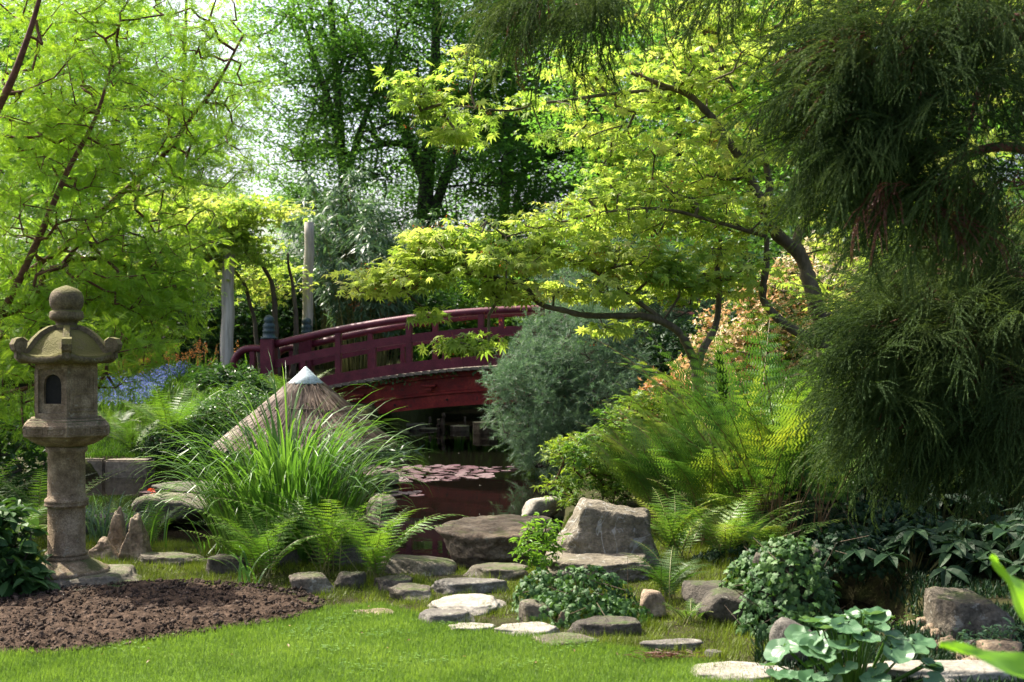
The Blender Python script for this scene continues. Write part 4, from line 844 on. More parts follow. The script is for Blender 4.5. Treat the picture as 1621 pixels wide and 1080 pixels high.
# ---- understorey shrubs
def bush(name, p_, blobs, nt, k, tpl, size, mat, label, cat='shrub', seed=1, spread=(.12, .12, .08), tilt=.6, stemr=.006, parts='bark', group=None, droop=.2, shell=.45, outw=.5, up=1., step=.3, extra=None):
    rng = np.random.default_rng(seed); t = thing(name, p_, label, cat, group); B = [(b_[0]+p_[0], b_[1]+p_[1], b_[2]+p_[2], *b_[3:]) for b_ in blobs]
    tg = blobpts(rng, B, nt, shell); tg = tg[tg[:, 2] > hgt(tg[:, 0], tg[:, 1])+.02]
    base = [A_(p_)+A_([0, 0, q]) for q in (-.05, .1)]; 
    for a in rng.uniform(0, 6.28, 5):
        m_ = B[0]; c_ = A_(p_)+A_([math.cos(a)*m_[3]*.3, math.sin(a)*m_[4]*.3, 0]); base += [c_+A_([0, 0, -.05]), c_+A_([math.cos(a)*.1, math.sin(a)*.1, m_[5]*.4])]
    N, par, wt, ends, nb = grow(A_(base), tg, rng, step, .03, up=.6); g = G(); wood(g, N, par, wt, nb, stemr, .42, 4); g.build('stems', M[parts], t, True)
    g = G(); leaves(g, tpl, N[ends], outdir(N, par, ends), k, spread, size, rng, tilt, droop, outw=outw, up=up); g.build('foliage', M[mat], t)
    if extra: extra(t, N[ends], rng)
    return t
und = [(40, 27, 2.2, 1.6, 'dark rounded shrub at the far left beyond the flowers'), (130, 29, 2.6, 2.0, 'dark shrub beyond the orange flowers'), (235, 30, 2.4, 1.8, 'dark green shrub behind the left pole'), (330, 31, 2.4, 2.2, 'shadowy shrub behind the young maple'),
       (420, 30, 2.2, 2.0, 'shadowy shrub between the two poles'), (560, 32, 2.6, 2.2, 'dark shrub behind the bamboo'), (690, 42, 3.2, 2.8, 'dark shrub behind the middle of the bridge'), (800, 43, 3.4, 3.0, 'dark shrub at the top of the bridge arch'),
       (920, 42, 3.2, 3.0, 'dark shrub beyond the blue grey shrub'), (1040, 39, 3.0, 3.0, 'dark shrub left of the azalea'), (1160, 24, 2.6, 2.6, 'dark shrub behind the azalea'), (1290, 22, 2.4, 2.8, 'dark shrub behind the maple trunks'), (1430, 20, 2.4, 2.8, 'dark shrub behind the conifer'), (1580, 18, 2.2, 2.6, 'dark shrub at the right edge behind the conifer')]
mould = bush('laurel_shrub', (0, 0, 0), [(0, 0, 1.0, 2.0, 1.3, 1.2), (.8, .2, 1.5, 1.0, .9, .9)], 420, 46, T_diamond(.5, .08), .13, 'shrub', '', 'shrub', 201, (.22, .22, .14), .7, .010, group='dark shrubs beyond the pond', step=.5)
mould.location = (0, 0, 0)
for i, (px, Y, hx_, hz_, lb) in enumerate(und):
    p_ = on(px, Y)
    o = mould if i == 0 else copy_thing(mould, p_, i*1.3, 1, lb)
    o.location = p_; o.rotation_euler = (0, 0, i*1.3); o.scale = (hx_/2.2, hx_/2.2, hz_/2.0); o['label'] = lb

# ---- feathery dawn redwood at the left (trunk outside the frame)
rng = np.random.default_rng(301); tp = on(-330, 12.6); t = thing('dawn_redwood', tp, 'bright lime green feathery deciduous conifer spreading over the lantern from the left', 'tree')
limbs = [curve([tp+A_([0, 0, -.2]), tp+A_([.05, 0, 2.5]), tp+A_([0, .1, 5]), tp+A_([.1, 0, 9])], 8),
         curve([P(-330, 620, 12.4), P(-60, 560, 12), P(0, 500, 11.8), P(60, 380, 11.7), P(105, 275, 11.7), P(150, 190, 11.8), P(175, 110, 12)], 6),
         curve([P(-330, 560, 12.4), P(-120, 510, 12.5), P(0, 455, 12.6), P(85, 405, 12.6), P(150, 345, 12.7), P(200, 300, 12.7), P(255, 250, 12.7), P(300, 190, 12.8), P(345, 130, 12.8), P(385, 55, 12.9)], 6),
         curve([P(-330, 460, 12.2), P(-100, 350, 11.6), P(0, 165, 11.3), P(35, 85, 11.2), P(62, 0, 11.2), P(80, -80, 11.2)], 6),
         curve([P(-330, 660, 12.4), P(-120, 640, 11.6), P(20, 620, 11.3), P(80, 600, 11.2)], 6),
         curve([P(-330, 300, 12.6), P(-100, 60, 12.8), P(60, -60, 13.2), P(250, -160, 13.4)], 6)]
g = G()
for i, l in enumerate(limbs): g.tube(l, np.linspace(.26 if i == 0 else (.05 if i != 4 else .04), .012, len(l)), 8)
def Bp(px, py, Y, rx, rd_, rz, wgt=None):
    c_ = P(px, py, Y); s_ = Y/FPX; b_ = (c_[0], c_[1], c_[2], rx*s_, rd_, rz*s_); return b_ if wgt is None else b_+(wgt,)
bl = [Bp(60, 300, 12, 150, 1.0, 200, 5), Bp(150, 130, 12.2, 150, .9, 170, 4), Bp(230, 350, 12.6, 130, .8, 120, 3), Bp(330, 130, 12.9, 95, .6, 120, 1.3), Bp(240, 480, 12.2, 75, .6, 80, 1.2), Bp(60, 520, 11.9, 120, .8, 110, 2.4),
      Bp(-60, 350, 12, 200, 1.2, 250, 3), Bp(330, 230, 12.9, 85, .5, 70, .8), Bp(210, 430, 12.0, 110, .7, 70, 1.4), Bp(180, 560, 11.3, 75, .5, 60, .8), Bp(20, 620, 11.2, 90, .5, 70, .9), Bp(100, 0, 12.3, 200, 1, 90, 2), Bp(270, -20, 13, 120, .8, 60, .8)]
tg = blobpts(rng, bl, 1500, .1); N, par, wt, ends, nb = grow(np.vstack(limbs), tg, rng, .22, .02, up=.4); wood(g, N, par, wt, nb, .0028, .5, 4, rmax=.03); g.build('trunk', M['bark_red'], t, True)
g = G(); leaves(g, SP, N[ends], outdir(N, par, ends), 13, (.10, .10, .03), .125, rng, .3, .15, outw=.9); g.build('crown', M['redwood'], t)

# ---- young maple-like tree by the poles
def smalltree(name, p_, limbs, blobs, nt, k, tpl, size, mat, bark, label, seed, spread=(.16, .16, .05), rb=.06, tilt=.3, outw=.6, wr=.004, step=.3, keys=None, droop=.25, cat='tree'):
    rng = np.random.default_rng(seed); t = thing(name, p_, label, cat); g = G(); ls = [curve(l[0], 6) for l in limbs]
    for l, (_, ra, rb_) in zip(ls, limbs):
        n = len(l); l2 = l+np.stack([.35*ra*fbm(l*3+i, 2, seed+i) for i in range(3)], 1)*np.minimum(1, np.arange(n)/4)[:, None]; g.tube(l2, np.linspace(ra, rb_, n)*(1+.08*rng.normal(size=n)), 10)
    tg = blobpts(rng, blobs, nt, .1); N, par, wt, ends, nb = grow(np.vstack(ls), tg, rng, step, .035, up=.3); wood(g, N, par, wt, nb, wr, .45, 5, rmax=.03); g.build('trunk', M[bark], t, True)
    g = G(); leaves(g, tpl, N[ends], outdir(N, par, ends), k, spread, size, rng, tilt, droop, outw=outw); g.build('crown', M[mat], t)
    if keys:
        g = G(); q = N[ends][rng.random(len(ends)) < keys]; m_ = 9; O = np.repeat(q, m_, 0)+rng.normal(0, 1, (len(q)*m_, 3))*A_([.03, .03, .02])+np.repeat(rng.normal(0, .08, q.shape), m_, 0)
        g.tpl(T_diamond(.35, .02), O, frames(rng.normal(0, .5, O.shape)+A_([0, 0, -.6]), rdirs(rng, len(O))), rng.uniform(.015, .03, len(O))); g.build('seed_keys', M['keys'], t)
    return t
pb = on(440, 24.5)
smalltree('young_maple', pb, [([pb, P(436, 520, 24.5), P(430, 450, 24.5), P(400, 400, 24), P(360, 365, 23.6)], .07, .02), ([pb+A_([.25, .1, 0]), P(470, 520, 24.4), P(462, 450, 24.4), P(455, 400, 24)], .06, .02), ([pb+A_([-.3, 0, 0]), P(400, 500, 24.6), P(380, 440, 24.3), P(330, 400, 23.5)], .05, .02)],
          [Bp(370, 335, 23.2, 60, .7, 25, 1.2), Bp(425, 330, 23.4, 35, .5, 18, .5), Bp(330, 375, 23.5, 70, .8, 40, 1.8), Bp(400, 395, 23.8, 45, .6, 30, .8), Bp(290, 430, 24, 90, .8, 50, 1.3), Bp(415, 440, 25, 60, .8, 40, .7), Bp(300, 330, 24, 90, .6, 40, 1)], 330, 16, T_maple(5, .5), .095, 'maple', 'bark', 'yellow green young maple spreading over the two wooden poles', 311, (.24, .24, .06))

# ---- bamboo behind the bridge
rng = np.random.default_rng(320)
for (px, Y, h_, hw_, n, lb) in ((572, 27.3, 3.6, 1.0, 60, 'grey green bamboo clump right of the grey pole, behind the bridge'), (600, 28.5, 3.0, .8, 50, 'lower bamboo clump behind the middle of the bridge railing'), (530, 28.3, 4.4, .7, 40, 'tallest arching bamboo clump directly behind the grey pole'), (700, 38.5, 4.0, 1.2, 50, 'sparse bamboo behind the bridge near the maple branch tips')):
    p_ = on(px, Y); t = thing('bamboo', p_, lb, 'bamboo', 'bamboo clumps behind the bridge'); g = G(); tips = []
    for k in range(n):
        a = rng.uniform(0, 6.28); r = hw_*rng.random()**.6; b_ = p_+A_([math.cos(a)*r*.5, math.sin(a)*r*.4, 0]); L = h_*rng.uniform(.6, 1.05); d_ = A_([math.cos(a)*r, math.sin(a)*r*.7, 0])
        c_ = curve([b_, b_+d_*.25+A_([0, 0, L*.5]), b_+d_*.7+A_([0, 0, L*.88]), b_+d_*1.25+A_([0, 0, L*.95])], 5); g.tube(c_, np.linspace(.012, .003, len(c_)), 5); tips.append(c_[4:])
    g.build('canes', M['stem'], t, True); q = np.vstack(tips); q = q[rng.integers(0, len(q), n*11)]; q = q+rng.normal(0, .10, q.shape); g = G()
    leaves(g, T_strip(.16, 3, .35), q, nrm((q-p_)*A_([1, 1, .1])), 9, (.04, .04, .04), .21, rng, .5, .55, outw=.8); g.build('foliage', M['bamboo'], t)

# ---- silver blue feathery shrub overhanging the water
def silver(px, Y, bl, nt, label, seed, nc=26):
    rng = np.random.default_rng(seed); p_ = on(px, Y); t = thing('willow_shrub', p_, label, 'shrub'); tg = blobpts(rng, bl, nt, .3)
    tg = tg[tg[:, 2] > WZ+.08]; base = [p_+A_([rng.normal(0, .15), rng.normal(0, .15), q]) for q in (0, .15, .3)]; N, par, wt, ends, nb = grow(A_(base), tg, rng, .3, .04, up=.3); g = G(); wood(g, N, par, wt, nb, .0035, .45, 4); g.build('stems', M['bark_dark'], t, True)
    g = G(); E = N[ends]; O = outdir(N, par, ends); m_ = 7; st = np.repeat(E, m_, 0)+rng.normal(0, .07, (len(E)*m_, 3)); d_ = nrm(np.repeat(O, m_, 0)*.8+rng.normal(0, .5, st.shape)+A_([0, 0, -.1])); L = rng.uniform(.12, .26, len(st))
    g.segs(st, st+d_*L[:, None], .002, .001, 3, rd=.5); q = nc; f = np.tile(np.linspace(.05, 1, q), len(st)); P0 = np.repeat(st, q, 0)+np.repeat(d_*L[:, None], q, 0)*f[:, None]; D = nrm(np.repeat(d_, q, 0)*.9+rng.normal(0, .6, P0.shape))
    g.tpl((A_([[-.5, 0, 0], [.5, 0, 0], [0, 1, 0]])*A_([.085, 1, 1]), A_([[0, 1, 2]])), P0, frames(D, rdirs(rng, len(P0))), rng.uniform(.045, .085, len(P0)), np.repeat(np.clip(rng.random(len(E)), 0, 1), m_*q)); g.build('foliage', M['silver'], t); return t
silver(930, 18.3, [Bp(915, 565, 18.2, 95, .9, 85, 3), Bp(860, 640, 17.6, 85, .7, 90, 2.4), Bp(960, 640, 17.8, 90, .9, 90, 2.4), Bp(925, 500, 18.6, 70, .7, 45, 1), Bp(900, 705, 17.4, 80, .6, 50, 1.5), Bp(830, 600, 17.8, 55, .5, 50, .8)], 900, 'feathery blue grey shrub overhanging the pond at the right end of the bridge', 330)
silver(1060, 20.5, [Bp(1040, 480, 20.5, 120, .9, 80, 3), Bp(960, 450, 20.8, 100, .8, 60, 2), Bp(1110, 520, 20.0, 70, .7, 60, 1)], 650, 'pale silvery shrub rising behind the blue grey one and the maple branches', 331)

# ---- Japanese maple (big) and the small forked one
pb = on(1330, 13.2); T0 = P(1285, 465, 13)
smalltree('japanese_maple', pb, [
    ([pb, P(1305, 560, 13.1), T0, P(1272, 410, 13), P(1232, 372, 12.9), P(1205, 320, 12.9), P(1180, 270, 12.9), P(1150, 215, 12.8), P(1112, 165, 12.7), P(1060, 140, 12.6), P(1000, 115, 12.5)], .095, .02),
    ([P(1205, 320, 12.9), P(1218, 290, 13), P(1190, 200, 13.3), P(1130, 90, 13.6), P(1100, 20, 13.8)], .045, .015),
    ([P(1272, 410, 13), P(1262, 372, 13.1), P(1310, 300, 13.4), P(1380, 220, 13.6)], .06, .02),
    ([P(1330, 560, 13.1), P(1250, 518, 12.9), P(1208, 475, 12.8), P(1212, 420, 12.7), P(1214, 375, 12.7)], .055, .025),
    ([P(1060, 140, 12.6), P(960, 150, 12.4), P(890, 160, 12.3), P(850, 165, 12.2), P(800, 175, 12.1), P(700, 165, 12.0)], .02, .008),
    ([P(1214, 375, 12.7), P(1130, 350, 12.3), P(1040, 330, 12.1), P(940, 340, 12), P(800, 375, 11.9)], .02, .008)],
    [Bp(1060, 250, 12.8, 130, .8, 70, 3), Bp(1120, 120, 13, 120, .9, 60, 2.4), Bp(1000, 130, 12.8, 110, .7, 55, 1.4), Bp(1140, 330, 12.8, 110, .8, 50, 2.0), Bp(1010, 330, 12.4, 100, .7, 50, 1.6), Bp(1080, 30, 13.4, 120, .8, 50, 1.6), Bp(1180, 210, 13.2, 90, .7, 70, 1.6), Bp(960, 220, 12.6, 60, .5, 40, .5),
     Bp(650, 130, 12, 40, .3, 14, .30), Bp(690, 165, 12, 60, .3, 18, .5), Bp(750, 190, 12.1, 55, .3, 16, .4), Bp(715, 215, 12, 35, .25, 10, .22), Bp(860, 165, 12.2, 70, .35, 20, .45), Bp(740, 95, 12, 35, .3, 18, .2), Bp(880, 215, 12.2, 35, .3, 12, .2), Bp(930, 95, 12.4, 60, .4, 30, .5),
     Bp(900, 350, 12.1, 80, .5, 28, 1.0), Bp(790, 375, 11.9, 90, .5, 28, 1.0), Bp(1330, 430, 13.5, 110, .7, 60, 1.6), Bp(1430, 300, 13.6, 140, .8, 100, 2.5), Bp(1560, 280, 13.2, 100, .8, 120, 2), Bp(1250, 60, 13.6, 140, .8, 80, 2), Bp(1350, -80, 13.2, 260, 1.3, 80, 3), Bp(1500, 60, 13.4, 200, 1.2, 120, 2), Bp(1240, 330, 12.6, 60, .5, 50, .8)],  # crown part above the frame is added to shade the plants at right
    900, 10, MP, .082, 'maple', 'bark_maple', 'large Japanese maple with sinuous brown trunks and layered yellow green leaves', 340, (.11, .11, .02), keys=.45)
pb = on(1102, 12.6)
smalltree('forked_maple', pb, [
    ([pb, P(1102, 640, 12.6), P(1102, 585, 12.6), P(1085, 545, 12.5), P(1060, 515, 12.4), P(1020, 500, 12.3), P(975, 500, 12.2), P(935, 497, 12.1), P(890, 490, 12.0), P(850, 478, 11.9), P(830, 455, 11.9), P(780, 440, 11.8), P(720, 432, 11.7), P(650, 445, 11.6)], .052, .010),
    ([P(1102, 590, 12.6), P(1112, 555, 12.6), P(1132, 520, 12.7), P(1138, 470, 12.8), P(1135, 420, 12.8), P(1140, 380, 12.9)], .045, .02),
    ([P(1060, 515, 12.4), P(1000, 470, 12.2), P(940, 430, 12.1), P(880, 405, 12), P(800, 400, 11.8), P(700, 400, 11.6)], .022, .008)],
    [Bp(620, 445, 11.6, 85, .5, 22, 1.3), Bp(700, 415, 11.6, 90, .5, 24, 1.4), Bp(800, 410, 11.8, 90, .5, 28, 1.3), Bp(900, 400, 12, 90, .5, 30, 1.2), Bp(690, 380, 11.7, 60, .4, 18, .6), Bp(735, 545, 11.8, 45, .3, 14, .35), Bp(800, 460, 11.8, 60, .4, 20, .5), Bp(930, 460, 12.1, 80, .5, 24, .8), Bp(1010, 420, 12.3, 80, .5, 34, 1.2), Bp(1050, 460, 12.6, 70, .5, 30, .8), Bp(1140, 430, 12.8, 70, .6, 50, 1.2), Bp(690, 500, 11.7, 30, .3, 12, .2), Bp(980, 520, 12.3, 40, .4, 14, .25), Bp(570, 455, 11.5, 35, .3, 12, .2)],
    410, 10, MP, .082, 'maple', 'bark_maple', 'small forked maple whose long thin branch reaches left in front of the bridge', 341, (.11, .11, .02), keys=.45)

# ---- azalea with cream and faded orange blossom
def blossoms(t, E, rng):
    fl = []; 
    for a in np.arange(5)*2*PI/5: fl.append(T_place(T_diamond(.5, .1), [0, 0, 0], [math.cos(a), math.sin(a), .45], [0, 0, 1], 1))
    fl = merge(fl); q = E[rng.random(len(E)) < .9]; m_ = 9; O = np.repeat(q, m_, 0)+rng.normal(0, .05, (len(q)*m_, 3)); z = np.repeat(q[:, 2], m_)
    g = G(); g.tpl(fl, O, frames(rdirs(rng, len(O)), rng.normal(0, .6, O.shape)+A_([0, -.5, .6])), rng.uniform(.03, .05, len(O)), np.clip((z-.9)/1.6+rng.normal(0, .2, len(O)), 0, 1)); g.build('blossoms', M['blossom'], t)
bush('azalea', on(1240, 15.2), [(0, 0, 1.2, 1.1, .8, .9), (-.5, -.3, .9, .9, .6, .6), (.4, -.1, 1.9, .7, .5, .6), (-.1, -.4, 1.6, .5, .4, .5)], 620, 16, T_oval(.4), .055, 'azalea', 'tall azalea covered in cream and faded orange blossom behind the maple trunks', 'azalea', 350, (.06, .06, .04), extra=blossoms)
bush('azalea', on(1070, 14.2), [(0, 0, .75, .45, .4, .30), (-.2, 0, .5, .4, .3, .25)], 130, 14, T_oval(.4), .055, 'azalea', 'small azalea with browned orange blossom left of the forked maple', 'azalea', 351, (.06, .06, .04), extra=blossoms)

# ---- dark weeping cedar close by on the right
def cord_tpl(seed, n=46, curl=.45):
    r_ = np.random.default_rng(seed); t_ = np.linspace(0, 1, n); y = t_; z = -curl*t_**2; V = []; F = []
    for i in range(n):
        for _ in range(2):
            a = r_.uniform(0, 6.28); b_ = len(V); l = .115*(1-.35*t_[i]); o_ = A_([0, y[i], z[i]]); d_ = nrm(A_([math.cos(a)*.42, .9, math.sin(a)*.42-2*curl*t_[i]])); s_ = nrm(np.cross(d_, rdirs(r_, 1)[0]))*.017
            V += [o_-s_, o_+s_, o_+d_*l]; F.append([b_, b_+1, b_+2])
    for i in range(0, n-4, 4):
        b_ = len(V); o_ = A_([0, y[i], z[i]]); o2 = A_([0, y[min(i+4, n-1)], z[min(i+4, n-1)]]); V += [o_+A_([-.006, 0, 0]), o_+A_([.006, 0, 0]), o2]; F.append([b_, b_+1, b_+2])
    return A_(V), A_(F)
def plume_tpl(seed, m=10):
    r_ = np.random.default_rng(seed); it = []; c_ = cord_tpl(seed, 22, .4)
    for i in range(m):
        f = (i+.5)/m; y, z = f, -.30*f*f; s_ = 1 if i % 2 else -1; a = r_.uniform(.25, .75)*(1-.5*f); l = r_.uniform(.42, .6)*(1-.35*f)
        it.append(T_place(c_, [0, y, z], [s_*math.sin(a), math.cos(a), -.6*f+r_.normal(0, .22)], [r_.normal(0, .2), 0, 1], l))
    it.append(T_place(c_, [0, .75, -.17], [0, 1, -.5], [0, 0, 1], .5))
    it.append((A_([[-.008, 0, 0], [.008, 0, 0], [.003, 1, -.3], [-.003, 1, -.3]]), A_([[0, 1, 2, 2]])[:, :3])); return merge(it)
PLUMES = [plume_tpl(q) for q in (1, 2, 3)]
def cedar(root, limbs, blobs, nt, k, L, label, seed, brown=0.06, down=-.55, left=-.35, name='weeping_cedar', r=.16):
    rng = np.random.default_rng(seed); t = thing(name, root, label, 'tree'); g = G(); ls = [curve(l[0], 6) for l in limbs]
    for l, (_, ra, rb_) in zip(ls, limbs): g.tube(l, np.linspace(ra, rb_, len(l)), 9)
    tg = blobpts(rng, blobs, nt, .15); N, par, wt, ends, nb = grow(np.vstack(ls), tg, rng, .15, .015, up=.5); wood(g, N, par, wt, nb, .0025, .45, 4, rmax=.022); g.build('trunk', M['bark_red'], t, True)
    E = N[ends]; O = outdir(N, par, ends); br = rng.random(len(E)) < brown
    for nm, mat, sel in (('foliage', 'crypt', ~br), ('dead_foliage', 'crypt_brown', br)):
        if not sel.any(): continue
        e, o_ = E[sel], O[sel]; g = G(); pd = nrm(o_*.5+rng.normal(0, .28, e.shape)+A_([left, -.12, down+.2])); pd = nrm(pd+.35*np.stack([vnoise(e*1.6, 5), vnoise(e*1.6, 6), vnoise(e*1.6, 7)], 1))
        q = np.repeat(e, k, 0)+rng.normal(0, .06, (len(e)*k, 3)); D = nrm(np.repeat(pd, k, 0)+rng.normal(0, .30, q.shape))
        
        for v_ in range(3):
            s_ = np.arange(len(q)) % 3 == v_; g.tpl(PLUMES[v_], q[s_], frames(D[s_], A_([[0, -.5, 1.]])+rng.normal(0, .35, D[s_].shape)), (L*rng.uniform(.6, 1.25, len(q)))[s_], np.clip(np.repeat(rng.random(len(e)), k)*.6+.4*rng.random(len(q)), 0, 1)[s_])
        g.build(nm, M[mat], t)
rt = on(1900, 6.4)
cedar(rt, [([rt, P(1895, 900, 6.4), P(1890, 540, 6.4), P(1880, 100, 6.4), P(1880, -500, 6.4)], .17, .08),
    ([P(1885, 100, 6.4), P(1650, 30, 6.0), P(1430, 90, 5.9), P(1400, 250, 5.9), P(1390, 330, 5.9)], .04, .008),
    ([P(1885, 0, 6.4), P(1600, -80, 6.2), P(1300, -90, 6.2), P(1050, -60, 6.2), P(900, -40, 6.2), P(800, -50, 6.2)], .04, .008),
    ([P(1888, 350, 6.4), P(1640, 240, 5.9), P(1520, 250, 5.8), P(1480, 300, 5.8)], .035, .008),
    ([P(1650, 30, 6.0), P(1560, 120, 5.9), P(1525, 250, 5.8)], .02, .006),
    ([P(1430, 90, 5.9), P(1330, 120, 5.8), P(1280, 180, 5.8)], .02, .006)],
    [Bp(1345, 110, 5.9, 60, .3, 90, 2.0), Bp(1440, 50, 5.9, 110, .35, 80, 2.2), Bp(1370, 225, 5.9, 80, .3, 60, 1.9), Bp(1440, 190, 5.9, 70, .3, 70, 1.4), Bp(1590, 20, 5.9, 90, .35, 60, 1.4), Bp(1590, 130, 5.7, 40, .3, 25, .3), Bp(1500, 240, 5.8, 50, .25, 30, .5), Bp(1700, 60, 5.9, 80, .4, 100, .8), Bp(1500, 310, 5.9, 60, .3, 35, .7), Bp(1590, 290, 5.9, 50, .3, 30, .5), Bp(1420, 320, 5.9, 40, .3, 25, .4), Bp(900, 0, 6.2, 95, .2, 40, 1.2), Bp(830, -20, 6.2, 50, .2, 30, .4), Bp(1150, -60, 6.2, 150, .25, 35, .8), Bp(980, -20, 6.2, 50, .2, 35, .4), Bp(1650, -200, 6.2, 250, 1.2, 150, 3)],  # last blob is out of view overhead, added to shade the right side
    430, 4, .31, 'dark drooping cedar with rope like needles hanging in from the upper right', 401, .035)
rt = on(1830, 7.4)
cedar(rt, [([rt, P(1820, 800, 7.4), P(1815, 540, 7.4), P(1800, 330, 7.4)], .12, .04), ([P(1815, 640, 7.4), P(1650, 600, 7.2), P(1500, 580, 7.1), P(1400, 560, 7.0)], .03, .006), ([P(1815, 540, 7.4), P(1650, 450, 7.2), P(1500, 400, 7.1), P(1440, 390, 7.1)], .03, .006), ([P(1815, 740, 7.4), P(1650, 700, 7.2), P(1480, 660, 7.0), P(1360, 640, 7.0)], .03, .006)],
    [Bp(1545, 385, 7.2, 80, .3, 30, 1.2), Bp(1470, 445, 7.1, 70, .3, 35, 1.2), Bp(1395, 505, 7.0, 50, .25, 30, .8), Bp(1415, 590, 7.0, 80, .3, 40, 1.4), Bp(1510, 540, 7.1, 110, .4, 80, 2.6), Bp(1600, 470, 7.2, 80, .4, 90, 2.2), Bp(1600, 620, 7.1, 90, .4, 80, 2.2), Bp(1460, 660, 7.0, 90, .3, 40, 1.2), Bp(1560, 690, 7.1, 80, .35, 30, 1), Bp(1700, 580, 7.3, 90, .4, 120, 2), Bp(1385, 660, 7.0, 30, .2, 25, .3)],
    400, 4, .34, 'lower dark green cedar sweeping down to the shady plants at the right', 402, .015, down=-.45, left=-.5)

# ================================================================== PLANTS
# ---- tall grass clump
rng = np.random.default_rng(501); c_ = gp(444, 892); n = 680; t = thing('ornamental_grass', c_, 'tall arching clump of shiny green grass in the middle foreground', 'grass clump')
a = rng.uniform(0, 2*PI, n); r = rng.random(n)**.6; O = np.stack([c_[0]+.47*r*np.cos(a), c_[1]+.22+.24*r*np.sin(a), np.full(n, c_[2]-.02)], 1); L = rng.uniform(.9, 1.55, n)*(1.2-.4*r)
g = G(); blades(g, O, a+rng.normal(0, .35, n), L, rng.uniform(.014, .026, n), 90-18*r-rng.uniform(0, 7, n), rng.uniform(-95, 20, n)-10*r, rng, 13, 2.7); g.build('leaf_blades', M['blade'], t)
g = G(); k = rng.choice(n, 90, False); q = O[k]; d_ = np.stack([np.cos(a[k])*.22*r[k], np.sin(a[k])*.22*r[k], np.ones(90)], 1); g.segs(q, q+d_*rng.uniform(.4, .8, 90)[:, None], .005, .003, 5); g.build('stalks', M['stem'], t)
# few low sprawling blades in front and the iris tufts
def tuft(px, py, n, L, Wd, label, seed, p0=(60, 90), p1=(-50, 40), name='sedge_tuft', mat='blade', spread=.08, cat='grass tuft', z0=0):
    rng = np.random.default_rng(seed); c_ = gp(px, py, z0); a = rng.uniform(0, 2*PI, n); O = c_+np.stack([spread*rng.normal(size=n), spread*rng.normal(size=n), np.zeros(n)], 1)
    g = G(); blades(g, O, a, rng.uniform(.6, 1.1, n)*L, np.full(n, Wd), rng.uniform(*p0, n), rng.uniform(*p1, n), rng, 8, 1.8); return tag(g.build(name, M[mat], origin=c_), label, cat)
tuft(160, 862, 60, .52, .013, 'blue green sedge tuft directly right of the lantern column', 511, mat='bamboo')
tuft(215, 868, 30, .45, .012, 'thin sedge tuft under the light fern', 512)
tuft(145, 800, 26, .5, .012, 'sedge tuft at the water edge behind the lantern', 515)
tuft(395, 930, 9, .38, .020, 'few broad drooping blades hanging over the soil bed', 513, (40, 80), (-80, -20), spread=.04)
tuft(345, 878, 16, .5, .012, 'sparse grass blades at the left water edge', 514, (35, 75), (-20, 30))
tuft(625, 800, 26, .45, .013, 'grass tuft at the pond edge right of the big clump', 516, z0=-.15)
# ---- ferns
def fern(px, py, n, L, Wd, label, seed, mat='fern', npair=22, p0=(55, 80), p1=(-25, 20), pin=PIN_LADY, name='fern', Y=None, azr=(0, 6.28), t0=.12, pw=1.2, spread=.04, peak=.35, lean=0, rr=.004, group=None, stem='stem'):
    rng = np.random.default_rng(seed); c_ = gp(px, py) if Y is None else on(px, Y); t = thing(name, c_, label, 'fern', group); g = G(); gs = G()
    for k in range(n):
        az = azr[0]+(azr[1]-azr[0])*(k+rng.random()*.8)/n
        frond(g, c_+A_([spread*rng.normal(), spread*rng.normal(), -.01]), az, L*rng.uniform(.72, 1.1), Wd*rng.uniform(.85, 1.1), npair, rng.uniform(*p0), rng.uniform(*p1), pin, t0, rng, 0, 1, peak, pw, rr=rr)
    g.build('fronds', [M[mat], M[stem]], t); return t
fern(425, 915, 12, .80, .12, 'fern growing at the left foot of the tall grass', 521)
fern(515, 912, 11, .95, .125, 'upright fern at the centre foot of the tall grass', 522, p0=(62, 86))
fern(590, 920, 14, .85, .125, 'arching fern right of the tall grass reaching over the pond edge', 523)
fern(385, 900, 11, .6, .10, 'fern half hidden behind the left side of the tall grass', 524)
fern(240, 862, 9, .72, .105, 'light green fern with pale upright fronds right of the jagged stones', 525, p0=(50, 88))
fern(300, 850, 6, .55, .10, 'light fern leaning over the water toward the tall grass', 526, p0=(40, 70))
fern(272, 700, 18, 1.35, .20, 'large fern on the far left bank in front of the bluebells', 527, Y=18.2, p0=(50, 85), rr=.006)
fern(345, 640, 9, 1.0, .16, 'fern between the bluebells and the clipped bush', 528, Y=20, p0=(50, 80))
fern(505, 640, 10, 1.0, .17, 'fern behind the duck house cap at the left', 529, Y=19.8, p0=(50, 85))
fern(535, 640, 8, .9, .16, 'fern behind the duck house cap at the right', 530, Y=19.4, p0=(55, 85))
fern(455, 630, 9, 1.1, .18, 'yellow green fern beside the near end post of the bridge', 531, Y=20.6, p0=(50, 85))
fern(1092, 985, 11, .22, .045, 'small young fern on the moss in front of the brown stone', 532, npair=16)
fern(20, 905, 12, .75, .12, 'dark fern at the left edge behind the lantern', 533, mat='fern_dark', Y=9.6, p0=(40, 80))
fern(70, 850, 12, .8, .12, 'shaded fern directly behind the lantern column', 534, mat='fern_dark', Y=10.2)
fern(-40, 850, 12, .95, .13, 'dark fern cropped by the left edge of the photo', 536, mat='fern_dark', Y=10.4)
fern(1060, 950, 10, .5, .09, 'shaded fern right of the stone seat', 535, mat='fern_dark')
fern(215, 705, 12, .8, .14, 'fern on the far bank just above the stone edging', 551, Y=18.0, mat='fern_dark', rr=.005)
fern(175, 690, 10, .8, .14, 'fern on the far bank seen between the lantern and the bluebells', 552, Y=18.8, mat='fern_dark', rr=.005)
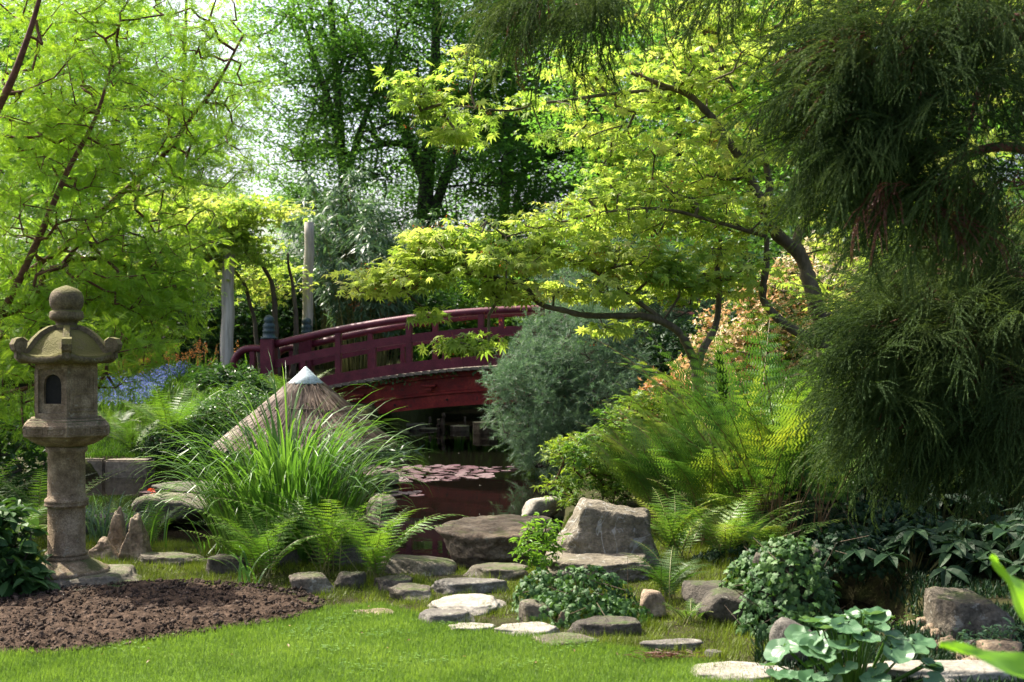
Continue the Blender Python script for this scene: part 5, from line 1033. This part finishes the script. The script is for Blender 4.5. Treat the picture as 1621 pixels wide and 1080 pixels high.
# ---- royal fern
def royal(px, py, n, L, label, seed, Y=None, azr=(0, 6.28), p0=(56, 88), p1=(-15, 62), Wd=.22, mat='royal'):
    return fern(px, py, n, L, Wd, label, seed, mat=mat, npair=15, p0=p0, p1=p1, pin=PIN_ROYAL, name='royal_fern', Y=Y, azr=azr, t0=.28, pw=1.6, spread=.09, peak=.4, rr=.006, stem='stem_brown')
royal(1225, 878, 36, 2.0, 'large royal fern with many tall bright green fronds right of the stone seat', 541, Y=9.8)
royal(1130, 860, 22, 1.6, 'royal fern just behind the stone seat', 542, Y=10.3, p0=(50, 85))
royal(1290, 870, 12, 1.7, 'royal fern with bare stalks at the edge of the dark shade', 543, Y=9.7, p0=(65, 88))
royal(1045, 830, 16, 1.25, 'low royal fern leaning left behind the stone seat', 544, Y=10.9, p0=(45, 80))
royal(1180, 800, 18, 1.9, 'tall royal fern at the back below the azalea', 545, Y=11.4)
fern(1075, 905, 14, .75, .12, 'feathery fern filling the gap right of the stone seat', 546, Y=9.5, mat='royal')
fern(1150, 915, 15, .8, .125, 'feathery fern between the stone seat and the ivy dome', 547, Y=9.3, mat='royal')
fern(1215, 900, 12, .7, .12, 'feathery fern emerging behind the ivy dome', 548, Y=9.2, mat='royal')
fern(1165, 860, 14, .95, .14, 'arching fern at the foot of the large royal fern', 549, Y=9.9, mat='royal')
# fertile plume
g = G(); rng = np.random.default_rng(9); a0 = P(1145, 640, 10.1); a1 = P(1138, 560, 10.1); s0 = on(1160, 10.2); g.tube(curve([s0, P(1160, 760, 10.1), a0, a1], 6), .005, 6, 1); n = 420; f = rng.random(n); q = a0+(a1-a0)*f[:, None]; d_ = nrm(np.stack([rng.normal(size=n), rng.normal(size=n), 1.6+0*f], 1)); q = q+d_*A_([1, 1, 0])*(.055*np.sin(PI*(.15+.8*f)))[:, None]*rng.random((n, 1))
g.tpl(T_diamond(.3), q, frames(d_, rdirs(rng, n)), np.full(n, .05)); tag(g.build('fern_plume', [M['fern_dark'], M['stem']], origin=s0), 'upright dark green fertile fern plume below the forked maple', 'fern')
# ---- low maple-leaved shrub with red stalks between the seat and the water
bush('lace_maple', on(1020, 12.3), [(0, 0, .42, .75, .5, .34), (-.45, -.2, .5, .5, .35, .2), (.45, -.1, .75, .5, .4, .3), (-.55, -.25, .15, .45, .3, .16), (.1, .1, .85, .5, .4, .2)], 420, 15, T_maple(5, .3), .06, 'maple_low', 'low lace leaved maple with reddish twigs between the stone seat and the pond', 'shrub', 551, (.07, .07, .025), .35, .004, 'bark_red', step=.2)
# ---- ivy masses
def ivy(blobs, n, size, label, seed, name='ivy', tpl=IV, mat='ivy', extra=None, cat='ivy', org=None, face=(0, -.5, .8)):
    rng = np.random.default_rng(seed); b_ = A_(blobs, dtype=float); k = rng.choice(len(b_), n, p=(b_[:, 3]*b_[:, 5])/np.sum(b_[:, 3]*b_[:, 5])); u = rdirs(rng, n); u[:, 2] = np.abs(u[:, 2])*1.0-.12
    s_ = rng.uniform(.86, 1.08, n)[:, None]; q = b_[k, :3]+u*b_[k, 3:6]*s_*(1+.12*vnoise(u*3+k[:, None], seed)[:, None]); z = hgt(q[:, 0], q[:, 1]); q[:, 2] = np.maximum(q[:, 2], z+.015+.03*rng.random(n))
    D = nrm(rng.normal(0, .5, (n, 3))+A_([0, 0, -.8])+u*.25); g = G(); g.tpl(tpl, q, frames(D, u+rng.normal(0, .38, (n, 3))+A_(face)*.5), rng.uniform(size*.6, size*1.3, n))
    o_ = A_(org if org is not None else (b_[0, 0], b_[0, 1], gz(b_[0, 0], b_[0, 1]))); t = thing(name, o_, label, cat); g.build('foliage', M[mat], t)
    g = G(); m_ = 40; q2 = q[rng.integers(0, n, m_)]; q3 = q2+rng.normal(0, .12, q2.shape); g.segs(q2, q3, .0025, .0015, 4); g.build('vines', M['twig'], t)
    if extra: extra(t, rng)
    return t
def gb(px, py, rx, ry, rz_, dz=0): p_ = gp(px, py); return (p_[0], p_[1], p_[2]+dz, rx, ry, rz_)
def dead(t, rng):
    p_ = P(1262, 975, 8.0); n = 40; g = G(); q = p_+rng.normal(0, 1, (n, 3))*A_([.03, .03, .07]); g.tpl(T_oval(.6), q, frames(rng.normal(0, .4, (n, 3))+A_([0, 0, -1]), rdirs(rng, n)), np.full(n, .05)); g.build('dead_leaves', M['deadleaf'], t)
# dark soil mounds that carry the ivy
for (px, py, rx, ry, rz_, lb) in ((1250, 992, .29, .25, .50, 'ivy covered mound core right of the mossy stones'),):
    p_ = gp(px, py); g = G(); rock(g, (p_[0]-.02, p_[1]+.05, p_[2]+rz_*.3), (rx*1.3, ry*1.3, rz_*1.1), 7, rough=.08); tag(g.build('stump', M['rock_dark'], smooth=True, origin=p_), 'dark stump buried under the tall ivy mound', 'stump')
ivy([gb(1250, 1000, .27, .25, .56), gb(1205, 975, .24, .2, .42)], 2600, .042, 'tall dome of ivy with some dead leaves right of the royal fern', 561, extra=dead)
ivy([gb(905, 985, .30, .16, .22), gb(960, 985, .26, .14, .17), gb(855, 965, .16, .14, .26), gb(925, 965, .30, .12, .28)], 1900, .036, 'low ivy carpet spreading in front of the stone seat', 562)
bush('broadleaf_sapling', gp(850, 925), [(0, 0, .26, .14, .12, .14), (.02, 0, .40, .08, .08, .08)], 50, 8, T_oval(.32), .06, 'shrub_bright', 'small bright leafy sapling left of the stone seat', 'plant', 563, (.03, .03, .02), .5, .002, step=.1)
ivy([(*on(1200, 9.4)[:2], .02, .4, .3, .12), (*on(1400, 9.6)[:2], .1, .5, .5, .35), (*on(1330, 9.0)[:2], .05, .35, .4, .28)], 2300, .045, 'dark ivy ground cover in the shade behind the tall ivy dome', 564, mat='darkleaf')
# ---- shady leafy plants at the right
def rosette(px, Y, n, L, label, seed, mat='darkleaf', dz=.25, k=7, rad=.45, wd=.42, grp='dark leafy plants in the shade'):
    rng = np.random.default_rng(seed); c_ = on(px, Y); t = thing('hellebore', c_, label, 'plant', grp); g = G(); gs = G(); hd = []
    for i in range(n):
        a = rng.uniform(0, 6.28); r = rad*rng.random()**.6; hd.append(c_+A_([r*math.cos(a), r*math.sin(a), dz*(1.15-.8*(r/rad)**2)*rng.uniform(.7, 1.2)]))
    hd = A_(hd); base = np.repeat(c_[None], n, 0)+(hd-c_)*A_([.4, .4, 0]); gs.segs(base, hd, .006, .004, 5); gs.build('stems', M['stem'], t)
    q = np.repeat(hd, k, 0); an = np.tile(np.arange(k)*2*PI/k, n)+np.repeat(rng.uniform(0, 6, n), k); D = np.stack([np.cos(an), np.sin(an), np.full(len(an), -.12)+rng.normal(0, .2, len(an))], 1)
    g.tpl(T_oval(wd, .1, .3), q, frames(D, A_([[0, -.15, 1.]])+rng.normal(0, .18, D.shape)), L*rng.uniform(.75, 1.2, len(q))); g.build('foliage', M[mat], t)
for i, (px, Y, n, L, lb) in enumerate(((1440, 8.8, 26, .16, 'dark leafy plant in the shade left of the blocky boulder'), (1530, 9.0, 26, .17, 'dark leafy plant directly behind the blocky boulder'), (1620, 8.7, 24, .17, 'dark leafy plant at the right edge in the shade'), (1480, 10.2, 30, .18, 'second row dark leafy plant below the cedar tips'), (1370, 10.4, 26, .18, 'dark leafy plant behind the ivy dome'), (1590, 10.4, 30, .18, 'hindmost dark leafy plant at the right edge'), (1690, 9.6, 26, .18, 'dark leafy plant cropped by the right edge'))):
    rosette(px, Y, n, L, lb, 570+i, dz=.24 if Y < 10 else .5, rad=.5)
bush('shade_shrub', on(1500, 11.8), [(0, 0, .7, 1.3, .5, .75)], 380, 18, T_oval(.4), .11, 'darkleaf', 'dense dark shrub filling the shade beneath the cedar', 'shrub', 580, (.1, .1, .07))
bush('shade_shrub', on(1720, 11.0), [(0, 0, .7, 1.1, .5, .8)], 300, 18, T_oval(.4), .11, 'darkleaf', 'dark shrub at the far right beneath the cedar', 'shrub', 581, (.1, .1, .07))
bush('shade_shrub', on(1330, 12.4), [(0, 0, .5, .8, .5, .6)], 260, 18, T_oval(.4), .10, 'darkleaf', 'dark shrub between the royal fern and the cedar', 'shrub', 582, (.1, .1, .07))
# small weeds among the shade
bush('weed', gp(1385, 960), [(0, 0, .06, .28, .2, .10)], 60, 10, T_oval(.4), .03, 'shrub', 'low green weeds at the left bank of the brook', 'weed', 583, (.04, .04, .02), stemr=.002, step=.1)
bush('weed', gp(1450, 985), [(0, 0, .05, .30, .2, .09)], 60, 10, T_oval(.4), .03, 'fern_dark', 'low green weeds in front of the blocky boulder', 'weed', 584, (.04, .04, .02), stemr=.002, step=.1)
bush('weed', gp(1600, 1045), [(0, 0, .06, .25, .2, .10)], 60, 10, T_oval(.4), .035, 'hosta', 'small pale green weeds beside the tan stone', 'weed', 585, (.04, .04, .02), stemr=.002, step=.1)
# ---- round leaved glossy plant, front right
def disc_tpl(n=26, cup=.26):
    V = [[0, .12, 0]]; a = np.linspace(.25, 2*PI-.25, n)-PI/2
    for s_ in (.5, 1.0):
        for i, q in enumerate(a): V.append([math.cos(q)*s_*.52, .42+math.sin(q)*s_*.5, cup*s_*s_*.55+.03*s_*math.sin(i*1.35)-.05*(s_ == 1.0)*max(0, math.sin(i*.8))])
    F = []
    for i in range(n-1): F += [[0, 1+i, 2+i, 2+i], [1+i, 1+n+i, 2+n+i, 2+i]]
    F = [f if f[2] != f[3] else [f[0], f[1], f[2], f[0]] for f in F]
    return A_(V), F
V_, F_ = disc_tpl(); tri = A_([f[:3] for f in F_ if f[0] == f[3]]); qd = A_([f for f in F_ if f[0] != f[3]])
rng = np.random.default_rng(591); c_ = gp(1348, 1098); t = thing('ligularia', c_, 'plant with large round glossy leaves at the bottom right', 'plant'); n = 62; r = rng.random(n)**.55; a = rng.uniform(0, 6.28, n)
hd = np.stack([c_[0]+.36*r*np.cos(a), c_[1]+.24*r*np.sin(a), c_[2]+.33*(1-.65*r**2)+rng.normal(0, .03, n)], 1); g = G(); g.segs(np.repeat(c_[None], n, 0)+(hd-c_)*A_([.25, .25, 0]), hd, .005, .004, 6); g.build('stalks', M['fern'], t)
D = np.stack([np.cos(a), np.sin(a), -.05-.35*r], 1)+rng.normal(0, .2, (n, 3)); R = frames(D, A_([[0, -.15, 1.]])+rng.normal(0, .25, D.shape)); S = rng.uniform(.085, .14, n); hd = hd-nrm(D)*.12*S[:, None]; g = G(); rr_ = rng.random(n)
g.tpl((V_, qd), hd, R, S, rr_); g.tpl((V_, tri), hd, R, S, rr_); g.build('leaves', M['hosta'], t, True)
# ---- big paddle leaves at the right edge
def paddle(g, pts, wmax, nrm_=(0, -.5, 1), n=22, m_=7, seed=1):
    c_ = curve(pts, 8); T = nrm(np.gradient(c_, axis=0)); X = nrm(np.cross(T, A_(nrm_, dtype=float))); N = np.cross(X, T); k = len(c_); s_ = np.linspace(0, 1, k); wd = wmax*np.sin(PI*np.clip(s_*.92+.06, 0, 1)**.8)**.8; V = []
    for j in range(m_):
        u = (j/(m_-1)-.5)*2; V.append(c_+X*(u*wd/2)[:, None]+N*(abs(u)*wd*.16+.006*np.sin(s_*22+j))[:, None])
    V = np.stack(V, 1).reshape(-1, 3); g.grid(V, k, m_)
rt = on(1760, 3.5); rt[2] = 0; t = thing('skunk_cabbage', rt, 'large bright green paddle leaves poking in at the right edge close to the camera', 'plant')
for pts, w_ in (([rt+A_([-.05, 0, .1]), P(1700, 1150, 3.3), P(1640, 1020, 3.1), P(1598, 940, 3.05), P(1568, 880, 3.0)], .19), ([rt, P(1760, 1200, 3.2), P(1680, 1095, 2.9), P(1590, 1055, 2.85), P(1487, 1020, 2.8)], .115), ([rt, P(1860, 1050, 3.4), P(1880, 900, 3.5), P(1930, 780, 3.6)], .15), ([rt, rt+A_([.1, .2, .3]), rt+A_([.2, .45, .5]), rt+A_([.3, .65, .55])], .16), ([rt, rt+A_([.2, -.1, .3]), rt+A_([.4, -.2, .45])], .15)):
    g = G(); paddle(g, pts, w_); g.build('leaf', M['cabbage'], t, True)
# ---- hydrangea at the left edge
bush('hydrangea', on(-38, 8.0), [(0, 0, .30, .34, .30, .34), (-.2, .1, .40, .3, .3, .32), (.14, -.05, .14, .26, .2, .16)], 230, 7, T_oval(.62, .08, .25), .105, 'ivy', 'dark glossy leafy bush at the left edge beside the lantern', 'shrub', 601, (.05, .05, .035), .45, .004)
bush('shade_shrub', on(-60, 11.6), [(0, 0, .45, .8, .4, .5)], 240, 18, T_oval(.4), .08, 'shrub', 'dark green shrub at the left edge behind the ferns and lantern', 'shrub', 602, (.09, .09, .07))
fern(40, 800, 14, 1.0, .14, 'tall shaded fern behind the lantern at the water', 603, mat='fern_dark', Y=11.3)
fern(115, 820, 9, .6, .10, 'fern half hidden by the lantern column', 604, Y=10.9)
# ---- far-left bank planting
bush('clipped_bush', on(375, 18.6), [(0, 0, .28, .65, .6, .48), (.55, .1, .2, .5, .5, .45), (-.3, -.2, .15, .5, .5, .4)], 620, 24, T_oval(.45), .055, 'shrub', 'dense small leaved bush on the bank left of the duck house', 'shrub', 611, (.08, .08, .06), step=.3)
bush('creeping_bush', on(290, 17.9), [(0, 0, -.02, .6, .3, .38), (.6, -.1, -.05, .6, .3, .3)], 420, 22, T_oval(.5), .055, 'darkleaf', 'dark bush trailing down to the water below the far fern', 'shrub', 612, (.08, .08, .06))
bush('creeping_bush', on(450, 18.0), [(0, 0, .0, 1.0, .4, .45)], 420, 22, T_oval(.5), .06, 'darkleaf', 'dark bush on the bank directly behind the duck house', 'shrub', 613, (.08, .08, .06))
bush('leafy_shrub', on(362, 21.5), [(0, 0, .1, .7, .5, .40), (.4, 0, 0, .4, .5, .3)], 200, 16, T_oval(.34), .12, 'shrub', 'bright green leafy shrub between the left pole and the clipped bush', 'shrub', 614, (.1, .1, .06))
bush('leafy_shrub', on(600, 21.0), [(0, 0, -.05, .5, .5, .35)], 130, 20, T_strip(.16, 3, .35), .20, 'bamboo', 'low leafy plant at the water under the left end of the bridge', 'shrub', 615, (.1, .1, .06))
bush('hedge_shrub', on(215, 28.0), [(0, 0, 1.0, 3.2, .7, 1.1)], 560, 30, T_diamond(.5), .12, 'shrub', 'dark hedge beyond the orange flower spikes', 'shrub', 616, (.2, .2, .14))
bush('bank_shrub', on(1180, 18.6), [(0, 0, .7, 1.6, .8, .9)], 480, 26, T_oval(.45), .10, 'darkleaf', 'dark shrub on the right bank behind the azalea', 'shrub', 617, (.14, .14, .1))
bush('bank_shrub', on(1050, 24.5), [(0, 0, .6, 2.0, .8, 1.0)], 480, 26, T_oval(.45), .12, 'darkleaf', 'dark shrub at the far right end of the pond', 'shrub', 618, (.18, .18, .12))
bush('bank_shrub', on(1480, 15.5), [(0, 0, .9, 2.2, .8, 1.3)], 600, 26, T_oval(.45), .12, 'darkleaf', 'large dark shrub behind the cedar at the right', 'shrub', 619, (.18, .18, .12))
far = [(640, 37, 'shrub on the far shore seen under the bridge at the left'), (760, 38, 'shrub on the far shore seen under the middle of the bridge'), (870, 38, 'shrub on the far shore behind the stepping blocks'), (970, 36, 'shrub on the far shore at the right'), (540, 35, 'shrub on the far shore left of the bridge opening')]
m2 = bush('shore_shrub', (0, 0, 0), [(0, 0, .8, 1.6, .9, 1.1), (.7, 0, 1.5, .9, .7, .8)], 420, 34, T_diamond(.5), .13, 'shrub_bright', '', 'shrub', 620, (.2, .2, .14), group='shrubs on the far shore')  # leaf colour brightened to stand in for sun on the far shore
for i, (px, Y, lb) in enumerate(far):
    q = on(px, Y); q[2] = max(q[2], -.1); o = m2 if i == 0 else copy_thing(m2, q, i*2.0, 1, lb); o.location = q; o.rotation_euler = (0, 0, i*2.0); o['label'] = lb
# bluebells and flower spikes
rng = np.random.default_rng(631); n = 620; X = rng.uniform(pxx(140, 23), pxx(270, 22), n); Y = rng.uniform(20.3, 23.4, n); z = hgt(X, Y); g = G(); h_ = rng.uniform(.22, .42, n); O = np.stack([X, Y, z], 1)
g.segs(O, O+np.stack([.03*rng.normal(size=n), 0*X, h_], 1), .004, .003, 3, 1); k = 9; q = np.repeat(O, k, 0)+np.stack([rng.normal(0, .035, n*k), rng.normal(0, .035, n*k), np.repeat(h_, k)*rng.uniform(.55, 1.1, n*k)], 1)
g.tpl(T_diamond(.8, .2), q, frames(rdirs(rng, n*k), rdirs(rng, n*k)), np.full(n*k, .035), mi=0); tag(g.build('bluebells', [M['blue'], M['fern']]), 'drift of blue flowers on the far left bank', 'flowers', kind='stuff')
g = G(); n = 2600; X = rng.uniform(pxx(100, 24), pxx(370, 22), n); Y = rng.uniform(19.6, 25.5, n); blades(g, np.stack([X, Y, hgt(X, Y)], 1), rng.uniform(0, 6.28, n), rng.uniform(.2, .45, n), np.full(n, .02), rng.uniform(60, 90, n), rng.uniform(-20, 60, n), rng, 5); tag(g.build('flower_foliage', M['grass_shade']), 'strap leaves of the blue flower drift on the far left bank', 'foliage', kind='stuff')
for i, (px, Y, n, mat, lb) in enumerate(((215, 25.5, 40, 'yellow', 'patch of yellow tinged upright leaves with orange spikes behind the bluebells'), (300, 25.0, 16, 'orange', 'patch of orange flower spikes behind the far left fern'), (160, 25.2, 12, 'orange', 'orange flower spikes beside the lantern at the back'), (345, 24.5, 8, 'orange', 'orange flower spikes just left of the left pole'))):
    c_ = on(px, Y); t = thing('flower_clump', c_, lb, 'flowers'); g = G(); m_ = n*5; O = c_+np.stack([rng.normal(0, .42, m_), rng.normal(0, .3, m_), np.zeros(m_)], 1); blades(g, O, rng.uniform(0, 6.28, m_), rng.uniform(.35, .7, m_), np.full(m_, .035), rng.uniform(65, 90, m_), rng.uniform(20, 80, m_), rng, 5); g.build('leaves', M['shrub_bright'] if mat == 'orange' else M['yellow'], t)
    g = G(); O = O[:n]; T = O+np.stack([rng.normal(0, .03, n), rng.normal(0, .03, n), rng.uniform(.5, .85, n)], 1); k = 14
    for O_, T_ in zip(O, T): g = G(); g.segs([O_], [T_], .006, .005, 4, 1); q = T_+rng.normal(0, .02, (k, 3))+A_([0, 0, -1])*(rng.random(k)*.16)[:, None]; g.tpl(T_diamond(.5), q, frames(rdirs(rng, k), rdirs(rng, k)), np.full(k, .05)); g.build('flower_spike', [M['orange'], M['stem']], t)
# fallen twigs / brown needles at the lawn edge
rng = np.random.default_rng(641); n = 130; c_ = gp(1050, 1052); O = np.stack([c_[0]+rng.normal(0, .07, n), c_[1]+rng.normal(0, .03, n), np.full(n, .045)+rng.random(n)*.012], 1); a = rng.uniform(0, 6.28, n); g = G(); g.segs(O, O+np.stack([np.cos(a), np.sin(a), .1*rng.normal(size=n)], 1)*.05, .0018, .001, 3); tag(g.build('fallen_twigs', M['crypt_brown'], origin=c_), 'scatter of reddish brown needles on the lawn edge', 'twigs', kind='stuff')
# fallen leaves and clover on the lawn
rng = np.random.default_rng(661); n = 46; X = rng.uniform(-3.2, 2.2, n); Y = rng.uniform(5.9, 7.6, n); k = sdf(LAWN, X, Y) > .03; X, Y = X[k], Y[k]; n = len(X); g = G(); g.tpl(T_oval(.5), np.stack([X, Y, hgt(X, Y)+.045], 1), frames(rng.normal(0, 1, (n, 3))*A_([1, 1, .15]), A_([[0, 0, 1.]])+rng.normal(0, .4, (n, 3))), rng.uniform(.012, .028, n)); tag(g.build('fallen_leaves', M['deadleaf']), 'few small dry brown leaves scattered over the lawn', 'leaves', kind='stuff')
rng = np.random.default_rng(662); cx_, cy_ = rng.uniform(-3.2, 2.2, 26), rng.uniform(5.9, 7.6, 26); X = np.repeat(cx_, 60)+rng.normal(0, .08, 1560); Y = np.repeat(cy_, 60)+rng.normal(0, .07, 1560); k = sdf(LAWN, X, Y) > .02; X, Y = X[k], Y[k]; n = len(X); g = G()
for q in range(3): a = rng.uniform(0, 6.28, n)*0+q*2.09+X*50; g.tpl(T_diamond(.9, .1), np.stack([X, Y, hgt(X, Y)+.036+.008*np.sin(X*90)], 1), frames(np.stack([np.cos(a), np.sin(a), .2+0*a], 1), A_([[0, 0, 1.]])+0*rng.normal(0, .2, (n, 3))), np.full(n, .011))
tag(g.build('clover', M['fern']), 'small patches of darker clover in the mown lawn', 'clover', kind='stuff')
# floating specks on the pond
rng = np.random.default_rng(650); n = 170; pts = []
while len(pts) < n:
    x, y = rng.uniform(-2.6, 2.6), rng.uniform(10.5, 30)
    if sdf(POND, A_([x]), A_([y]))[0] > .1: pts.append((x, y, WZ+.006))
g = G(); g.tpl(T_diamond(.6, .02), A_(pts), frames(rdirs(rng, n)*A_([1, 1, .05]), A_([[0, 0, 1.]])+rng.normal(0, .1, (n, 3))), rng.uniform(.012, .035, n)); tag(g.build('floating_petals', M['rock_pale']), 'tiny pale petals floating on the dark pond', 'petals', kind='stuff')
